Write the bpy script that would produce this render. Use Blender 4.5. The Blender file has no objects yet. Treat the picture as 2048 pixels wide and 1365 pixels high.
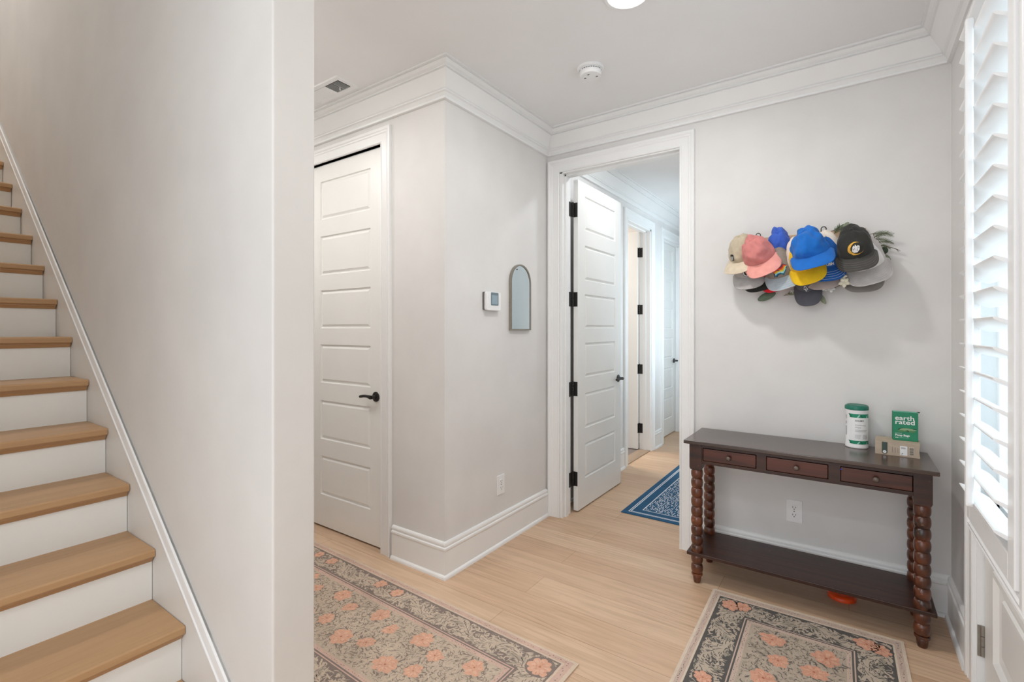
import bpy, math, random
from mathutils import Vector, Matrix
random.seed(7)
PI = math.pi
sc = bpy.context.scene
C = sc.collection

# ------------------------------------------------------------------ camera
FPX, YAW, CH, V0 = 968.0, math.radians(34.85), 1.34, 658.0
cd = bpy.data.cameras.new('camera'); cam = bpy.data.objects.new('camera', cd); C.objects.link(cam)
cd.sensor_width = 36.0; cd.lens = FPX * 36.0 / 2048.0
cd.shift_y = -(682.5 - V0) / 2048.0
cd.clip_start = 0.02
cam.location = (0, 0, CH); cam.rotation_euler = (PI / 2, 0, YAW)
sc.camera = cam

# ------------------------------------------------------------------ world, exposure, large lights
sc.view_settings.view_transform = 'Standard'; sc.view_settings.look = 'None'
sc.view_settings.exposure = 0.74; sc.view_settings.gamma = 1.0
sc.view_settings.use_curve_mapping = False
W = bpy.data.worlds.new('world'); sc.world = W; W.use_nodes = True
bg = W.node_tree.nodes['Background']
bg.inputs[0].default_value = (0.86, 0.93, 1.0, 1); bg.inputs[1].default_value = 1.2

def area(name, loc, rot, sx, sy, power, col, shape='RECTANGLE'):
    l = bpy.data.lights.new(name, 'AREA'); l.shape = shape; l.size = sx
    if shape in ('RECTANGLE', 'ELLIPSE'): l.size_y = sy
    l.energy = power; l.color = col
    o = bpy.data.objects.new(name, l); C.objects.link(o); o.location = loc; o.rotation_euler = rot
    return o
# daylight through the front door, the hall window and the bathroom lamp
area('daylight_front_door', (1.3, 2.0, 1.7), (0, math.radians(90), 0), 1.8, 1.6, 17, (0.78, 0.93, 1.0))
area('daylight_hall_window', (-0.42, 5.3, 1.62), (0, math.radians(90), 0), 1.25, 1.15, 13, (0.76, 0.90, 1.0))
area('bathroom_lamp', (-2.9, 4.9, 2.66), (0, 0, 0), 0.5, 0.5, 20, (1.0, 0.9, 0.8))

# ------------------------------------------------------------------ helpers
def ray(u, v):
    a = (u - 1024.0) / FPX; b = -(v - V0) / FPX; c, s = math.cos(YAW), math.sin(YAW)
    return (-s + c * a, c + s * a, b)
def aty(u, v, y):
    d = ray(u, v); t = y / d[1]
    return Vector((d[0] * t, y, CH + d[2] * t))
def lin(c):
    c = c / 255.0
    return c / 12.92 if c <= 0.04045 else ((c + 0.055) / 1.055) ** 2.4
GAIN = 0.80
def srgb(r, g, b):
    return tuple(min(0.92, lin(x) / GAIN) for x in (r, g, b)) + (1.0,)

def base_mat(name, rough=0.5, metal=0.0):
    m = bpy.data.materials.new(name); m.use_nodes = True
    nt = m.node_tree; b = nt.nodes['Principled BSDF']
    b.inputs['Roughness'].default_value = rough; b.inputs['Metallic'].default_value = metal
    return m, nt, b
def coords(nt, scale=(1, 1, 1), rot=(0, 0, 0)):
    tc = nt.nodes.new('ShaderNodeTexCoord'); mp = nt.nodes.new('ShaderNodeMapping')
    mp.inputs['Scale'].default_value = scale; mp.inputs['Rotation'].default_value = rot
    nt.links.new(tc.outputs['Object'], mp.inputs['Vector']); return mp.outputs[0]
def noise(nt, vec, scale, detail=4, rough=0.55, dist=0.0):
    n = nt.nodes.new('ShaderNodeTexNoise'); n.inputs['Scale'].default_value = scale
    n.inputs['Detail'].default_value = detail; n.inputs['Roughness'].default_value = rough
    n.inputs['Distortion'].default_value = dist
    nt.links.new(vec, n.inputs['Vector']); return n.outputs[0]
def ramp(nt, fac, stops):
    r = nt.nodes.new('ShaderNodeValToRGB'); e = r.color_ramp.elements
    while len(e) < len(stops): e.new(0.5)
    for i, (p, c) in enumerate(stops): e[i].position = p; e[i].color = c
    nt.links.new(fac, r.inputs[0]); return r.outputs[0]
def mix(nt, a, b, fac=0.5, mode='MIX'):
    m = nt.nodes.new('ShaderNodeMix'); m.data_type = 'RGBA'; m.blend_type = mode
    if isinstance(fac, float): m.inputs[0].default_value = fac
    else: nt.links.new(fac, m.inputs[0])
    for s, i in ((a, 6), (b, 7)):
        if isinstance(s, tuple): m.inputs[i].default_value = s
        else: nt.links.new(s, m.inputs[i])
    return m.outputs[2]
def bump(nt, b, h, strength, dist=0.01):
    n = nt.nodes.new('ShaderNodeBump'); n.inputs['Strength'].default_value = strength
    n.inputs['Distance'].default_value = dist
    nt.links.new(h, n.inputs['Height']); nt.links.new(n.outputs[0], b.inputs['Normal'])

def paint(name, rgb, rough=0.5, var=0.03, bs=0.04, bscale=120.0):
    m, nt, b = base_mat(name, rough)
    v = coords(nt); c = srgb(*rgb)
    n = noise(nt, v, 3.0, 5)
    lo = tuple(x * (1 - var) for x in c[:3]) + (1,); hi = tuple(min(0.95, x * (1 + var)) for x in c[:3]) + (1,)
    nt.links.new(ramp(nt, n, [(0.35, lo), (0.65, hi)]), b.inputs['Base Color'])
    bump(nt, b, noise(nt, v, bscale, 3), bs, 0.002)
    return m
def plain(name, rgb, rough=0.5, metal=0.0, var=0.06, nscale=40.0, bs=0.0):
    m, nt, b = base_mat(name, rough, metal)
    v = coords(nt); c = srgb(*rgb)
    n = noise(nt, v, nscale, 4)
    lo = tuple(x * (1 - var) for x in c[:3]) + (1,); hi = tuple(min(0.95, x * (1 + var)) for x in c[:3]) + (1,)
    nt.links.new(ramp(nt, n, [(0.3, lo), (0.7, hi)]), b.inputs['Base Color'])
    if bs: bump(nt, b, noise(nt, v, nscale * 6, 3), bs, 0.002)
    return m
def cloth(name, rgb, var=0.12, weave=1400.0):
    m, nt, b = base_mat(name, 0.9)
    v = coords(nt); c = srgb(*rgb)
    n = mix(nt, noise(nt, v, 22.0, 5), noise(nt, v, weave, 2), 0.3)
    lo = tuple(x * (1 - var) for x in c[:3]) + (1,); hi = tuple(min(0.95, x * (1 + var)) for x in c[:3]) + (1,)
    nt.links.new(ramp(nt, n, [(0.35, lo), (0.65, hi)]), b.inputs['Base Color'])
    bump(nt, b, noise(nt, v, 60.0, 4), 0.25, 0.004)
    b.inputs['Sheen Weight'].default_value = 0.15
    return m
def wood(name, dark, light, axis='X', rough=0.35, grain=14.0, var=0.5, coat=0.0, along=1.2):
    m, nt, b = base_mat(name, rough)
    sc_ = {'X': (along, grain, grain), 'Y': (grain, along, grain), 'Z': (grain, grain, along)}[axis]
    v = coords(nt, sc_)
    n1 = noise(nt, v, 1.6, 6, 0.6, 0.6); n2 = noise(nt, v, 9.0, 4, 0.7)
    f = mix(nt, n1, n2, 0.35)
    nt.links.new(ramp(nt, f, [(0.5 - var / 2, srgb(*dark)), (0.5 + var / 2, srgb(*light))]), b.inputs['Base Color'])
    bump(nt, b, n2, 0.08, 0.002)
    b.inputs['Coat Weight'].default_value = coat; b.inputs['Coat Roughness'].default_value = 0.15
    return m

M = {}
M['wall'] = paint('wall_paint', (208, 206, 204), 0.55)
M['wall_stair'] = paint('stair_wall_paint', (205, 202, 198), 0.5, 0.03)
M['ceiling'] = paint('ceiling_paint', (224, 227, 232), 0.8, 0.01, 0.02)
M['trim'] = paint('trim_paint', (226, 225, 222), 0.32, 0.012, 0.01)
M['skirt'] = paint('skirt_paint', (212, 210, 206), 0.4, 0.015, 0.01)
M['door'] = paint('door_paint', (224, 222, 219), 0.38, 0.012, 0.02)
M['riser'] = paint('riser_paint', (226, 223, 219), 0.5, 0.02, 0.02)
M['shutter'] = plain('shutter_paint', (230, 232, 233), 0.35, var=0.005)
M['black'] = plain('black_metal', (44, 43, 42), 0.38, 0.4)
M['blackmatte'] = plain('black_matte', (30, 29, 28), 0.6)
M['dark'] = plain('duct_shade', (20, 19, 18), 0.9)
M['steel'] = plain('steel', (150, 148, 142), 0.3, 0.9)
M['white_plastic'] = plain('white_plastic', (228, 227, 224), 0.35, var=0.01)
M['slot'] = plain('slot_grey', (95, 93, 90), 0.6)
M['tan'] = wood('tan_board', (178, 145, 112), (205, 178, 148), 'X')
M['stair_oak'] = wood('stair_oak', (158, 122, 86), (184, 149, 110), 'Y', 0.42, 16.0, 0.7)
M['stair_nose'] = wood('stair_nose_oak', (152, 115, 80), (176, 139, 100), 'Y', 0.45, 16.0, 0.7)
M['tiledark'] = plain('bath_tile', (112, 103, 98), 0.4)

# dark stained table wood
def dark_wood(name, dark, light, axis, rough, coat, wear=0.0):
    m, nt, b = base_mat(name, rough)
    s_ = {'X': (1.2, 26, 26), 'Z': (20, 20, 3), 'N': (9, 9, 9)}[axis]
    v = coords(nt, s_)
    n1 = noise(nt, v, 1.4, 6, 0.6, 0.4)
    c = ramp(nt, n1, [(0.32, srgb(*dark)), (0.68, srgb(*light))])
    if wear:
        w = noise(nt, coords(nt), 38.0, 4, 0.65)
        wf = ramp(nt, w, [(0.62, (0, 0, 0, 1)), (0.72, (wear, wear, wear, 1))])
        c = mix(nt, c, srgb(168, 112, 76), wf)
    nt.links.new(c, b.inputs['Base Color'])
    b.inputs['Coat Weight'].default_value = coat; b.inputs['Coat Roughness'].default_value = 0.18
    bump(nt, b, n1, 0.06, 0.002)
    return m
M['tabletop'] = dark_wood('table_top_wood', (42, 26, 18), (68, 46, 34), 'X', 0.26, 0.35)
M['tablewood'] = dark_wood('table_wood', (34, 17, 11), (62, 33, 22), 'X', 0.42, 0.08, 0.15)
M['drawer'] = dark_wood('drawer_wood', (40, 17, 10), (88, 42, 26), 'X', 0.4, 0.1)
M['spool'] = dark_wood('spool_wood', (32, 16, 11), (108, 55, 29), 'N', 0.28, 0.5, 0.5)

# floor planks
def floor_mat():
    m, nt, b = base_mat('oak_floor', 0.42)
    v = coords(nt)
    br = nt.nodes.new('ShaderNodeTexBrick'); nt.links.new(v, br.inputs['Vector'])
    br.offset = 0.41; br.offset_frequency = 2
    br.inputs['Scale'].default_value = 1.0
    br.inputs['Brick Width'].default_value = 1.35; br.inputs['Row Height'].default_value = 0.187
    br.inputs['Mortar Size'].default_value = 0.0011; br.inputs['Mortar Smooth'].default_value = 0.4
    br.inputs['Bias'].default_value = 0.0
    br.inputs['Color1'].default_value = srgb(192, 160, 132); br.inputs['Color2'].default_value = srgb(205, 177, 150)
    br.inputs['Mortar'].default_value = srgb(150, 118, 90)
    # plank offset for the grain
    v2 = coords(nt, (1.6, 20, 1)); g = noise(nt, v2, 1.5, 7, 0.62, 0.8)
    gr = ramp(nt, g, [(0.38, (0.83, 0.80, 0.76, 1)), (0.60, (1, 1, 1, 1))])
    c = mix(nt, br.outputs[0], gr, 0.8, 'MULTIPLY')
    v3 = coords(nt, (0.55, 5.2, 1))
    w = nt.nodes.new('ShaderNodeTexWave'); w.wave_type = 'BANDS'; w.bands_direction = 'Y'
    w.inputs['Scale'].default_value = 2.2; w.inputs['Distortion'].default_value = 9.0
    w.inputs['Detail'].default_value = 3.0; w.inputs['Detail Scale'].default_value = 1.1
    nt.links.new(v3, w.inputs['Vector'])
    wr = ramp(nt, w.outputs[1], [(0.0, (0.86, 0.83, 0.80, 1)), (0.22, (1, 1, 1, 1)), (1.0, (1, 1, 1, 1))])
    msk = ramp(nt, noise(nt, coords(nt, (0.7, 2.0, 1)), 1.5, 2), [(0.42, (0, 0, 0, 1)), (0.62, (1, 1, 1, 1))])
    c2 = mix(nt, c, wr, 1.0, 'MULTIPLY')
    c = mix(nt, c, c2, msk)
    nt.links.new(c, b.inputs['Base Color'])
    rr = nt.nodes.new('ShaderNodeMapRange'); nt.links.new(g, rr.inputs[0])
    rr.inputs[3].default_value = 0.36; rr.inputs[4].default_value = 0.5
    nt.links.new(rr.outputs[0], b.inputs['Roughness'])
    bump(nt, b, g, 0.05, 0.002)
    return m
M['floor'] = floor_mat()

def glass_mat():
    m = bpy.data.materials.new('clear_glass'); m.use_nodes = True; nt = m.node_tree
    nt.nodes.remove(nt.nodes['Principled BSDF']); out = nt.nodes['Material Output']
    t = nt.nodes.new('ShaderNodeBsdfTransparent'); t.inputs[0].default_value = (0.95, 0.98, 0.99, 1)
    g = nt.nodes.new('ShaderNodeBsdfGlossy'); g.inputs['Roughness'].default_value = 0.02
    mx = nt.nodes.new('ShaderNodeMixShader'); f = nt.nodes.new('ShaderNodeFresnel'); f.inputs[0].default_value = 1.2
    nt.links.new(f.outputs[0], mx.inputs[0]); nt.links.new(t.outputs[0], mx.inputs[1]); nt.links.new(g.outputs[0], mx.inputs[2])
    nt.links.new(mx.outputs[0], out.inputs['Surface']); return m
M['glass'] = glass_mat()
def mirror_mat():
    m, nt, b = base_mat('mirror_glass', 0.015, 1.0)
    b.inputs['Base Color'].default_value = (0.66, 0.75, 0.80, 1)
    return m
M['mirror'] = mirror_mat()
def emis(name, col, st):
    m, nt, b = base_mat(name, 0.5); b.inputs['Emission Color'].default_value = col
    b.inputs['Emission Strength'].default_value = st; return m
M['lamp'] = emis('lamp_lens', (1, 0.985, 0.96, 1), 1.6)

class MB:
    def __init__(s): s.v = []; s.f = []; s.m = []
    def add(s, vs, fs, mi=0):
        o = len(s.v); s.v += [tuple(p) for p in vs]
        for f in fs: s.f.append([i + o for i in f]); s.m.append(mi)
        return s
    def box(s, x0, x1, y0, y1, z0, z1, mi=0):
        vs = [(x0, y0, z0), (x1, y0, z0), (x1, y1, z0), (x0, y1, z0), (x0, y0, z1), (x1, y0, z1), (x1, y1, z1), (x0, y1, z1)]
        return s.add(vs, [(0, 3, 2, 1), (4, 5, 6, 7), (0, 1, 5, 4), (1, 2, 6, 5), (2, 3, 7, 6), (3, 0, 4, 7)], mi)
    def lathe(s, cx, cy, prof, n=28, mi=0, z0=0.0):
        k = len(prof); vs = []
        for r, z in prof:
            for i in range(n):
                a = 2 * PI * i / n; vs.append((cx + r * math.cos(a), cy + r * math.sin(a), z0 + z))
        fs = []
        for j in range(k - 1):
            for i in range(n):
                i2 = (i + 1) % n; fs.append((j * n + i, j * n + i2, (j + 1) * n + i2, (j + 1) * n + i))
        fs.append(tuple(range(n))[::-1]); fs.append(tuple((k - 1) * n + i for i in range(n)))
        return s.add(vs, fs, mi)
    def tube(s, pts, r, n=8, mi=0, closed=False):
        pts = [Vector(p) for p in pts]; vs = []; L = len(pts)
        up = None
        for i, p in enumerate(pts):
            if closed: d = pts[(i + 1) % L] - pts[i - 1]
            else: d = pts[min(i + 1, L - 1)] - pts[max(i - 1, 0)]
            d.normalize()
            if up is None:
                up = Vector((0, 0, 1)) if abs(d.z) < 0.9 else Vector((1, 0, 0))
            a = d.cross(up); a.normalize(); up2 = a.cross(d); up2.normalize(); up = up2
            rr = r[i] if isinstance(r, (list, tuple)) else r
            for k in range(n):
                t = 2 * PI * k / n; vs.append(p + (a * math.cos(t) + up2 * math.sin(t)) * rr)
        fs = []
        for i in range(L if closed else L - 1):
            j = (i + 1) % L
            for k in range(n):
                k2 = (k + 1) % n; fs.append((i * n + k, i * n + k2, j * n + k2, j * n + k))
        if not closed:
            fs.append(tuple(range(n))[::-1]); fs.append(tuple((L - 1) * n + k for k in range(n)))
        return s.add(vs, fs, mi)
    def prism(s, poly, fn, t0, t1, mi=0):          # polygon (a,b) extruded from t0 to t1, fn(a,b,t)->xyz
        n = len(poly); vs = [fn(a, b, t0) for a, b in poly] + [fn(a, b, t1) for a, b in poly]
        fs = [tuple(range(n))[::-1], tuple(range(n, 2 * n))] + [(i, (i + 1) % n, n + (i + 1) % n, n + i) for i in range(n)]
        return s.add(vs, fs, mi)
    def sweep(s, path, prof, left=True, mi=0, closed=False):
        # path in plan (x,y); prof = (out, z); mitred at corners; 'out' is measured to the left or right of travel
        n = len(path); P = [Vector(p) for p in path]; sg = 1 if left else -1; offs = []
        for i in range(n):
            ds = []
            if i > 0 or closed: ds.append((P[i] - P[i - 1]).normalized())
            if i < n - 1 or closed: ds.append((P[(i + 1) % n] - P[i]).normalized())
            ns = [Vector((-d.y, d.x)) * sg for d in ds]
            if len(ns) == 2:
                m = (ns[0] + ns[1]); m = m / m.dot(ns[0]) if m.length > 1e-6 else ns[0]
            else: m = ns[0]
            offs.append(m)
        k = len(prof); vs = []
        for i in range(n):
            for o, z in prof: q = P[i] + offs[i] * o; vs.append((q.x, q.y, z))
        fs = []
        for i in range(n if closed else n - 1):
            j = (i + 1) % n
            for a in range(k): fs.append((i * k + a, i * k + (a + 1) % k, j * k + (a + 1) % k, j * k + a))
        if not closed:
            fs.append(tuple(range(k))[::-1]); fs.append(tuple((n - 1) * k + a for a in range(k)))
        return s.add(vs, fs, mi)
    def build(s, name, mats, parent=None, smooth=False, bevel=0.0, recalc=True, auto=None, seg=2):
        me = bpy.data.meshes.new(name); me.from_pydata(s.v, [], s.f)
        if not isinstance(mats, (list, tuple)): mats = [mats]
        for m in mats: me.materials.append(m)
        me.polygons.foreach_set('material_index', s.m)
        if recalc:
            import bmesh
            bm = bmesh.new(); bm.from_mesh(me); bmesh.ops.recalc_face_normals(bm, faces=bm.faces)
            if auto is not None:
                for e in bm.edges:
                    if len(e.link_faces) == 2 and e.calc_face_angle(0) > auto: e.smooth = False
            bm.to_mesh(me); bm.free()
        if smooth or auto is not None: me.polygons.foreach_set('use_smooth', [True] * len(me.polygons))
        me.update()
        o = bpy.data.objects.new(name, me); C.objects.link(o)
        if parent is not None: o.parent = parent
        if bevel:
            b = o.modifiers.new('bevel', 'BEVEL'); b.width = bevel; b.segments = seg; b.limit_method = 'ANGLE'
            b.harden_normals = False
        return o

def struct(o): o['kind'] = 'structure'; return o
def tag(o, label, cat, group=None):
    o['label'] = label; o['category'] = cat
    if group: o['group'] = group
    return o
def thing(name, label, cat, loc=(0, 0, 0), rotz=0.0, group=None):
    o = bpy.data.objects.new(name, None); C.objects.link(o); o.empty_display_size = 0.05
    o.location = loc; o.rotation_euler = (0, 0, rotz); return tag(o, label, cat, group)
def copy_tree(o, parent=None):
    c = o.copy(); C.objects.link(c); c.parent = parent
    for ch in list(o.children): copy_tree(ch, c)
    return c

_tc = {}
def text_geom(body, size, bold=0.0):
    key = (body, size, bold)
    if key not in _tc:
        cu = bpy.data.curves.new('lettering', 'FONT'); cu.body = body; cu.size = size; cu.offset = bold
        cu.resolution_u = 3; cu.align_x = 'LEFT'
        o = bpy.data.objects.new('lettering', cu); C.objects.link(o)
        bpy.context.view_layer.update()
        me = bpy.data.meshes.new_from_object(o.evaluated_get(bpy.context.evaluated_depsgraph_get()))
        _tc[key] = ([tuple(v.co) for v in me.vertices], [tuple(p.vertices) for p in me.polygons])
        bpy.data.objects.remove(o); bpy.data.curves.remove(cu); bpy.data.meshes.remove(me)
    return _tc[key]
def text_on(mb, body, size, fn, mi=0, bold=0.0, a0=0.0, b0=0.0, sx=1.0):
    vs, fs = text_geom(body, size, bold)
    mb.add([fn(a0 + p[0] * sx, b0 + p[1]) for p in vs], fs, mi)

# ------------------------------------------------------------------ room dimensions
XW, YC, YB, XR = -1.785, 1.930, 3.010, 0.390      # mirror wall, closet wall, back wall, front-door wall
HC = 2.735
XP, YP0, YP1 = -1.2610, 0.694, 0.819               # end and faces of the stair wall

fl = MB().box(-6.2, 0.51, -1.2, 7.35, -0.12, 0.0)
struct(fl.build('floor', M['floor']))
ce = MB().box(-6.2, 0.51, 0.80, 7.35, HC, HC + 0.1).box(XP, 0.51, -1.2, 0.80, HC, HC + 0.1)
struct(ce.build('ceiling', M['ceiling']))
struct(MB().box(-6.2, XP, -0.6, 0.8, 5.2, 5.3).build('ceiling_stairwell', M['ceiling']))
struct(MB().box(-6.2, XP, YP0, YP1, 0, 5.2).build('wall_left', M['wall_stair'], bevel=0.006, seg=3))
struct(MB().box(XP - 0.12, XP, -0.6, YP0, HC + 0.1, 5.2).build('wall_stairwell', M['wall']))
struct(MB().box(-6.2, -1.5, -0.6, -0.48, 0, 5.2).build('wall_lightblock_side', M['wall_stair']))  # unseen wall added to block sky light from the open stair side
struct(MB().box(-6.3, -6.2, -0.6, 0.7, 0, 5.2).build('wall_lightblock_end', M['wall_stair']))  # unseen wall added to shut sky light out of the stairwell end
# closet wall, doorway x -3.06..-2.30
D1a, D1b, DT = -3.065, -2.297, 2.447
struct(MB().box(-6.2, D1a, YC, YC + 0.12, 0, HC).box(D1b, XW, YC, YC + 0.12, 0, HC).box(D1a, D1b, YC, YC + 0.12, DT, HC).build('wall_closet', M['wall']))
struct(MB().box(-6.2, XW - 0.12, 2.75, 2.85, 0, HC).build('wall_closet_lightstop', M['wall']))  # unseen wall, added to stop sky light leaking under the closet door
struct(MB().box(-6.3, -6.2, 0.7, 7.35, 0, HC).build('wall_far_left', M['wall']))  # unseen side wall, added to close the closet block against stray sky light
struct(MB().box(XW - 0.12, XW, YC + 0.12, YB, 0, HC).build('wall_mirror', M['wall']))
# back wall, opening x -1.662..-0.840
O0, O1, OT = -1.662, -0.841, 2.440
struct(MB().box(XW - 0.12, O0 - 0.010, YB, YB + 0.12, 0, HC).box(O1 + 0.006, XR + 0.12, YB, YB + 0.12, 0, HC).box(O0 - 0.010, O1 + 0.006, YB, YB + 0.12, OT + 0.010, HC).build('wall_back', M['wall']))
# front door wall, opening y 1.55..2.466
F0, F1, FT = 1.545, 2.466, 2.450
struct(MB().box(XR, XR + 0.12, -1.6, F0, 0, HC).box(XR, XR + 0.12, F1, YB, 0, HC).box(XR, XR + 0.12, F0, F1, FT, HC).build('wall_right', M['wall']))
# hall walls beyond the opening
H2a, H2b, H3a, H3b, HT = 4.53, 5.225, 5.645, 6.43, 2.425
hb = MB()
for a, b_, z in ((YB + 0.12, H2a, 0), (H2b, H3a, 0), (H3b, 7.25, 0), (H2a, H2b, HT), (H3a, H3b, HT)): hb.box(XW - 0.12, XW, a, b_, z, HC)
struct(hb.build('wall_hall_left', M['wall']))
wr_ = MB()
for a, b_, z0, z1 in ((YB + 0.12, 4.70, 0, HC), (5.90, 7.25, 0, HC), (4.70, 5.90, 0, 0.95), (4.70, 5.90, 2.25, HC)): wr_.box(-0.70, -0.58, a, b_, z0, z1)
struct(wr_.build('wall_hall_right', M['wall']))
struct(MB().box(XW - 0.12, -0.58, 7.25, 7.35, 0, HC).build('wall_hall_end', M['wall']))
w1 = MB()
for a in (4.70, 5.86): w1.box(-0.66, -0.60, a, a + 0.04, 0.95, 2.25)
for z in (0.95, 1.58, 2.21): w1.box(-0.66, -0.60, 4.74, 5.86, z, z + 0.04)
w1o = struct(w1.build('window_1', M['trim']))
MB().box(-0.633, -0.627, 4.74, 5.86, 0.99, 2.21).build('pane', M['glass'], w1o)
# bathroom and closet behind the hall doors
struct(MB().box(-4.2, -4.1, 3.6, 5.5, 0, HC).box(-4.2, XW - 0.12, 3.5, 3.6, 0, HC).box(-4.2, XW - 0.12, 5.5, 5.56, 0, HC).build('wall_bathroom', M['wall']))
struct(MB().box(-3.0, XW - 0.12, 5.56, 5.6, 0, HC).box(-3.0, XW - 0.12, 6.6, 6.64, 0, HC).build('wall_hall_closet', M['wall']))
struct(MB().box(-4.1, XW - 0.10, 3.6, 5.5, 0.0, 0.004).build('floor_bathroom', M['tiledark']))

# baseboards: board, two beads, shoe moulding
BB = [(0, 0), (0.027, 0), (0.026, 0.010), (0.021, 0.018), (0.015, 0.021), (0.015, 0.146), (0.018, 0.149), (0.020, 0.155), (0.018, 0.163), (0.012, 0.167), (0.013, 0.171), (0.015, 0.176), (0.013, 0.187), (0.006, 0.193), (0, 0.193)]
def baseboard(name, path, left): struct(MB().sweep(path, BB, left).build(name, M['trim'], auto=0.7))
baseboard('baseboard_mirror', [(-2.19, YC), (XW, YC), (XW, YB - 0.022)], False)
baseboard('baseboard_back', [(-0.752, YB), (XR, YB), (XR, F1 + 0.098)], False)
baseboard('baseboard_closet', [(-6.2, YC), (-3.17, YC)], False)
baseboard('baseboard_hall', [(XW, YB + 0.15), (XW, H2a - 0.092)], False)
baseboard('baseboard_hall_middle', [(XW, H2b + 0.092), (XW, H3a - 0.092)], False)
baseboard('baseboard_wall_end', [(-3.6, YP1), (XP, YP1), (XP, YP0 + 0.001)], True)

# crown: sloped board between an upper and a lower moulding
CR = [(0, 0), (0.018, 0), (0.020, 0.007), (0.014, 0.011), (0.014, 0.014), (0.026, 0.029), (0.035, 0.033), (0.035, 0.038), (0.029, 0.041), (0.036, 0.046),
      (0.084, 0.113), (0.080, 0.117), (0.091, 0.119), (0.091, 0.124), (0.087, 0.127), (0.098, 0.135), (0.109, 0.147), (0.106, 0.151), (0.120, 0.152), (0.120, 0.160), (0, 0.160)]
CRP = [(o, HC - 0.160 + z) for o, z in CR]
struct(MB().sweep([(-6.2, YC), (XW, YC), (XW, YB), (XR, YB), (XR, -1.6)], CRP, False).build('trim_1', M['trim'], auto=0.2))
struct(MB().sweep([(XW, 7.25), (XW, YB + 0.12), (-0.70, YB + 0.12), (-0.70, 7.25)], CRP, True).build('trim_2', M['trim'], auto=0.2))
struct(MB().sweep([(-6.2, YP1), (XP, YP1), (XP, YP0 + 0.0), (XP, -1.6)][:2], CRP, True).build('trim_3', M['trim'], auto=0.2))

# casings: profile across the width (t from the inner edge, thickness)
CS = [(0, 0), (0, 0.011), (0.004, 0.014), (0.009, 0.013), (0.012, 0.010), (0.016, 0.011), (0.052, 0.014), (0.056, 0.017), (0.060, 0.0175), (0.063, 0.015), (0.067, 0.016), (0.072, 0.020), (0.084, 0.022), (0.088, 0.020), (0.090, 0.010), (0.090, 0)]
def casing(name, a0, a1, top, fn):
    # U-shaped frame around an opening a0..a1, 0..top; fn(a, z, thickness)
    k = len(CS); vs = []
    for i, (a, z, da, dz) in enumerate(((a0, 0, -1, 0), (a0, top, -1, 1), (a1, top, 1, 1), (a1, 0, 1, 0))):
        for t, h in CS: vs.append(fn(a + da * t, z + dz * t, h))
    fs = []
    for i in range(3):
        for q in range(k): fs.append((i * k + q, i * k + (q + 1) % k, (i + 1) * k + (q + 1) % k, (i + 1) * k + q))
    fs.append(tuple(range(k))); fs.append(tuple(3 * k + q for q in range(k)))
    return struct(MB().add(vs, fs).build(name, M['trim'], auto=0.3))
casing('trim_4', D1a + 0.004 - 0.008, D1b + 0.004, DT, lambda a, z, h: (a, YC - h, z))
casing('trim_5', O0 - 0.022, O1 + 0.004 - 0.01, OT + 0.006, lambda a, z, h: (a, YB - h, z))
casing('trim_6', O0 - 0.006, O1 + 0.006, OT + 0.006, lambda a, z, h: (a, YB + 0.12 + h, z))
casing('trim_7', H2a - 0.0, H2b + 0.0, HT, lambda a, z, h: (XW + h, a, z))
casing('trim_8', H3a - 0.0, H3b + 0.0, HT, lambda a, z, h: (XW + h, a, z))
casing('trim_9', F0, F1 + 0.004, FT, lambda a, z, h: (XR - h, a, z))
# jamb linings with stops
def jamb(name, lo, hi, top, fn, d0, d1, stop=None, th=0.018):
    m = MB()
    def bx(a0, a1, z0, z1, e0, e1):
        vs = [fn(a, z, d) for a, z, d in ((a0, z0, e0), (a1, z0, e0), (a1, z1, e0), (a0, z1, e0), (a0, z0, e1), (a1, z0, e1), (a1, z1, e1), (a0, z1, e1))]
        m.add(vs, [(0, 1, 2, 3), (7, 6, 5, 4), (0, 4, 5, 1), (1, 5, 6, 2), (2, 6, 7, 3), (3, 7, 4, 0)])
    bx(lo - 0.001, lo + th, 0, top, d0, d1); bx(hi - th, hi + 0.001, 0, top, d0, d1); bx(lo, hi, top - th, top + 0.001, d0, d1)
    if stop:
        s0, s1 = stop
        bx(lo + th, lo + th + 0.011, 0, top - th, s0, s1); bx(hi - th - 0.011, hi - th, 0, top - th, s0, s1); bx(lo + th, hi - th, top - th - 0.011, top - th, s0, s1)
    return struct(m.build(name, M['trim']))
jamb('trim_10', O0 - 0.018, O1 + 0.012, OT + 0.016, lambda a, z, d: (a, YB + d, z), -0.001, 0.121, (0.035, 0.075))
jamb('trim_11', D1a, D1b, DT + 0.004, lambda a, z, d: (a, YC + d, z), -0.001, 0.121, (0.06, 0.09), 0.004)
jamb('trim_12', H2a, H2b, HT, lambda a, z, d: (XW - d, a, z), -0.001, 0.121, (0.045, 0.08))
jamb('trim_13', H3a, H3b, HT, lambda a, z, d: (XW - d, a, z), -0.001, 0.121, (0.045, 0.075))
jamb('trim_14', F0 - 0.012, F1 + 0.006, FT + 0.003, lambda a, z, d: (XR + d, a, z), -0.001, 0.121, (0.072, 0.1), 0.014)
struct(MB().box(XW - 0.12, XW, H2a, H2b, 0, 0.009).build('trim_15', wood('threshold_oak', (140, 118, 98), (168, 145, 122), 'Y')))

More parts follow.
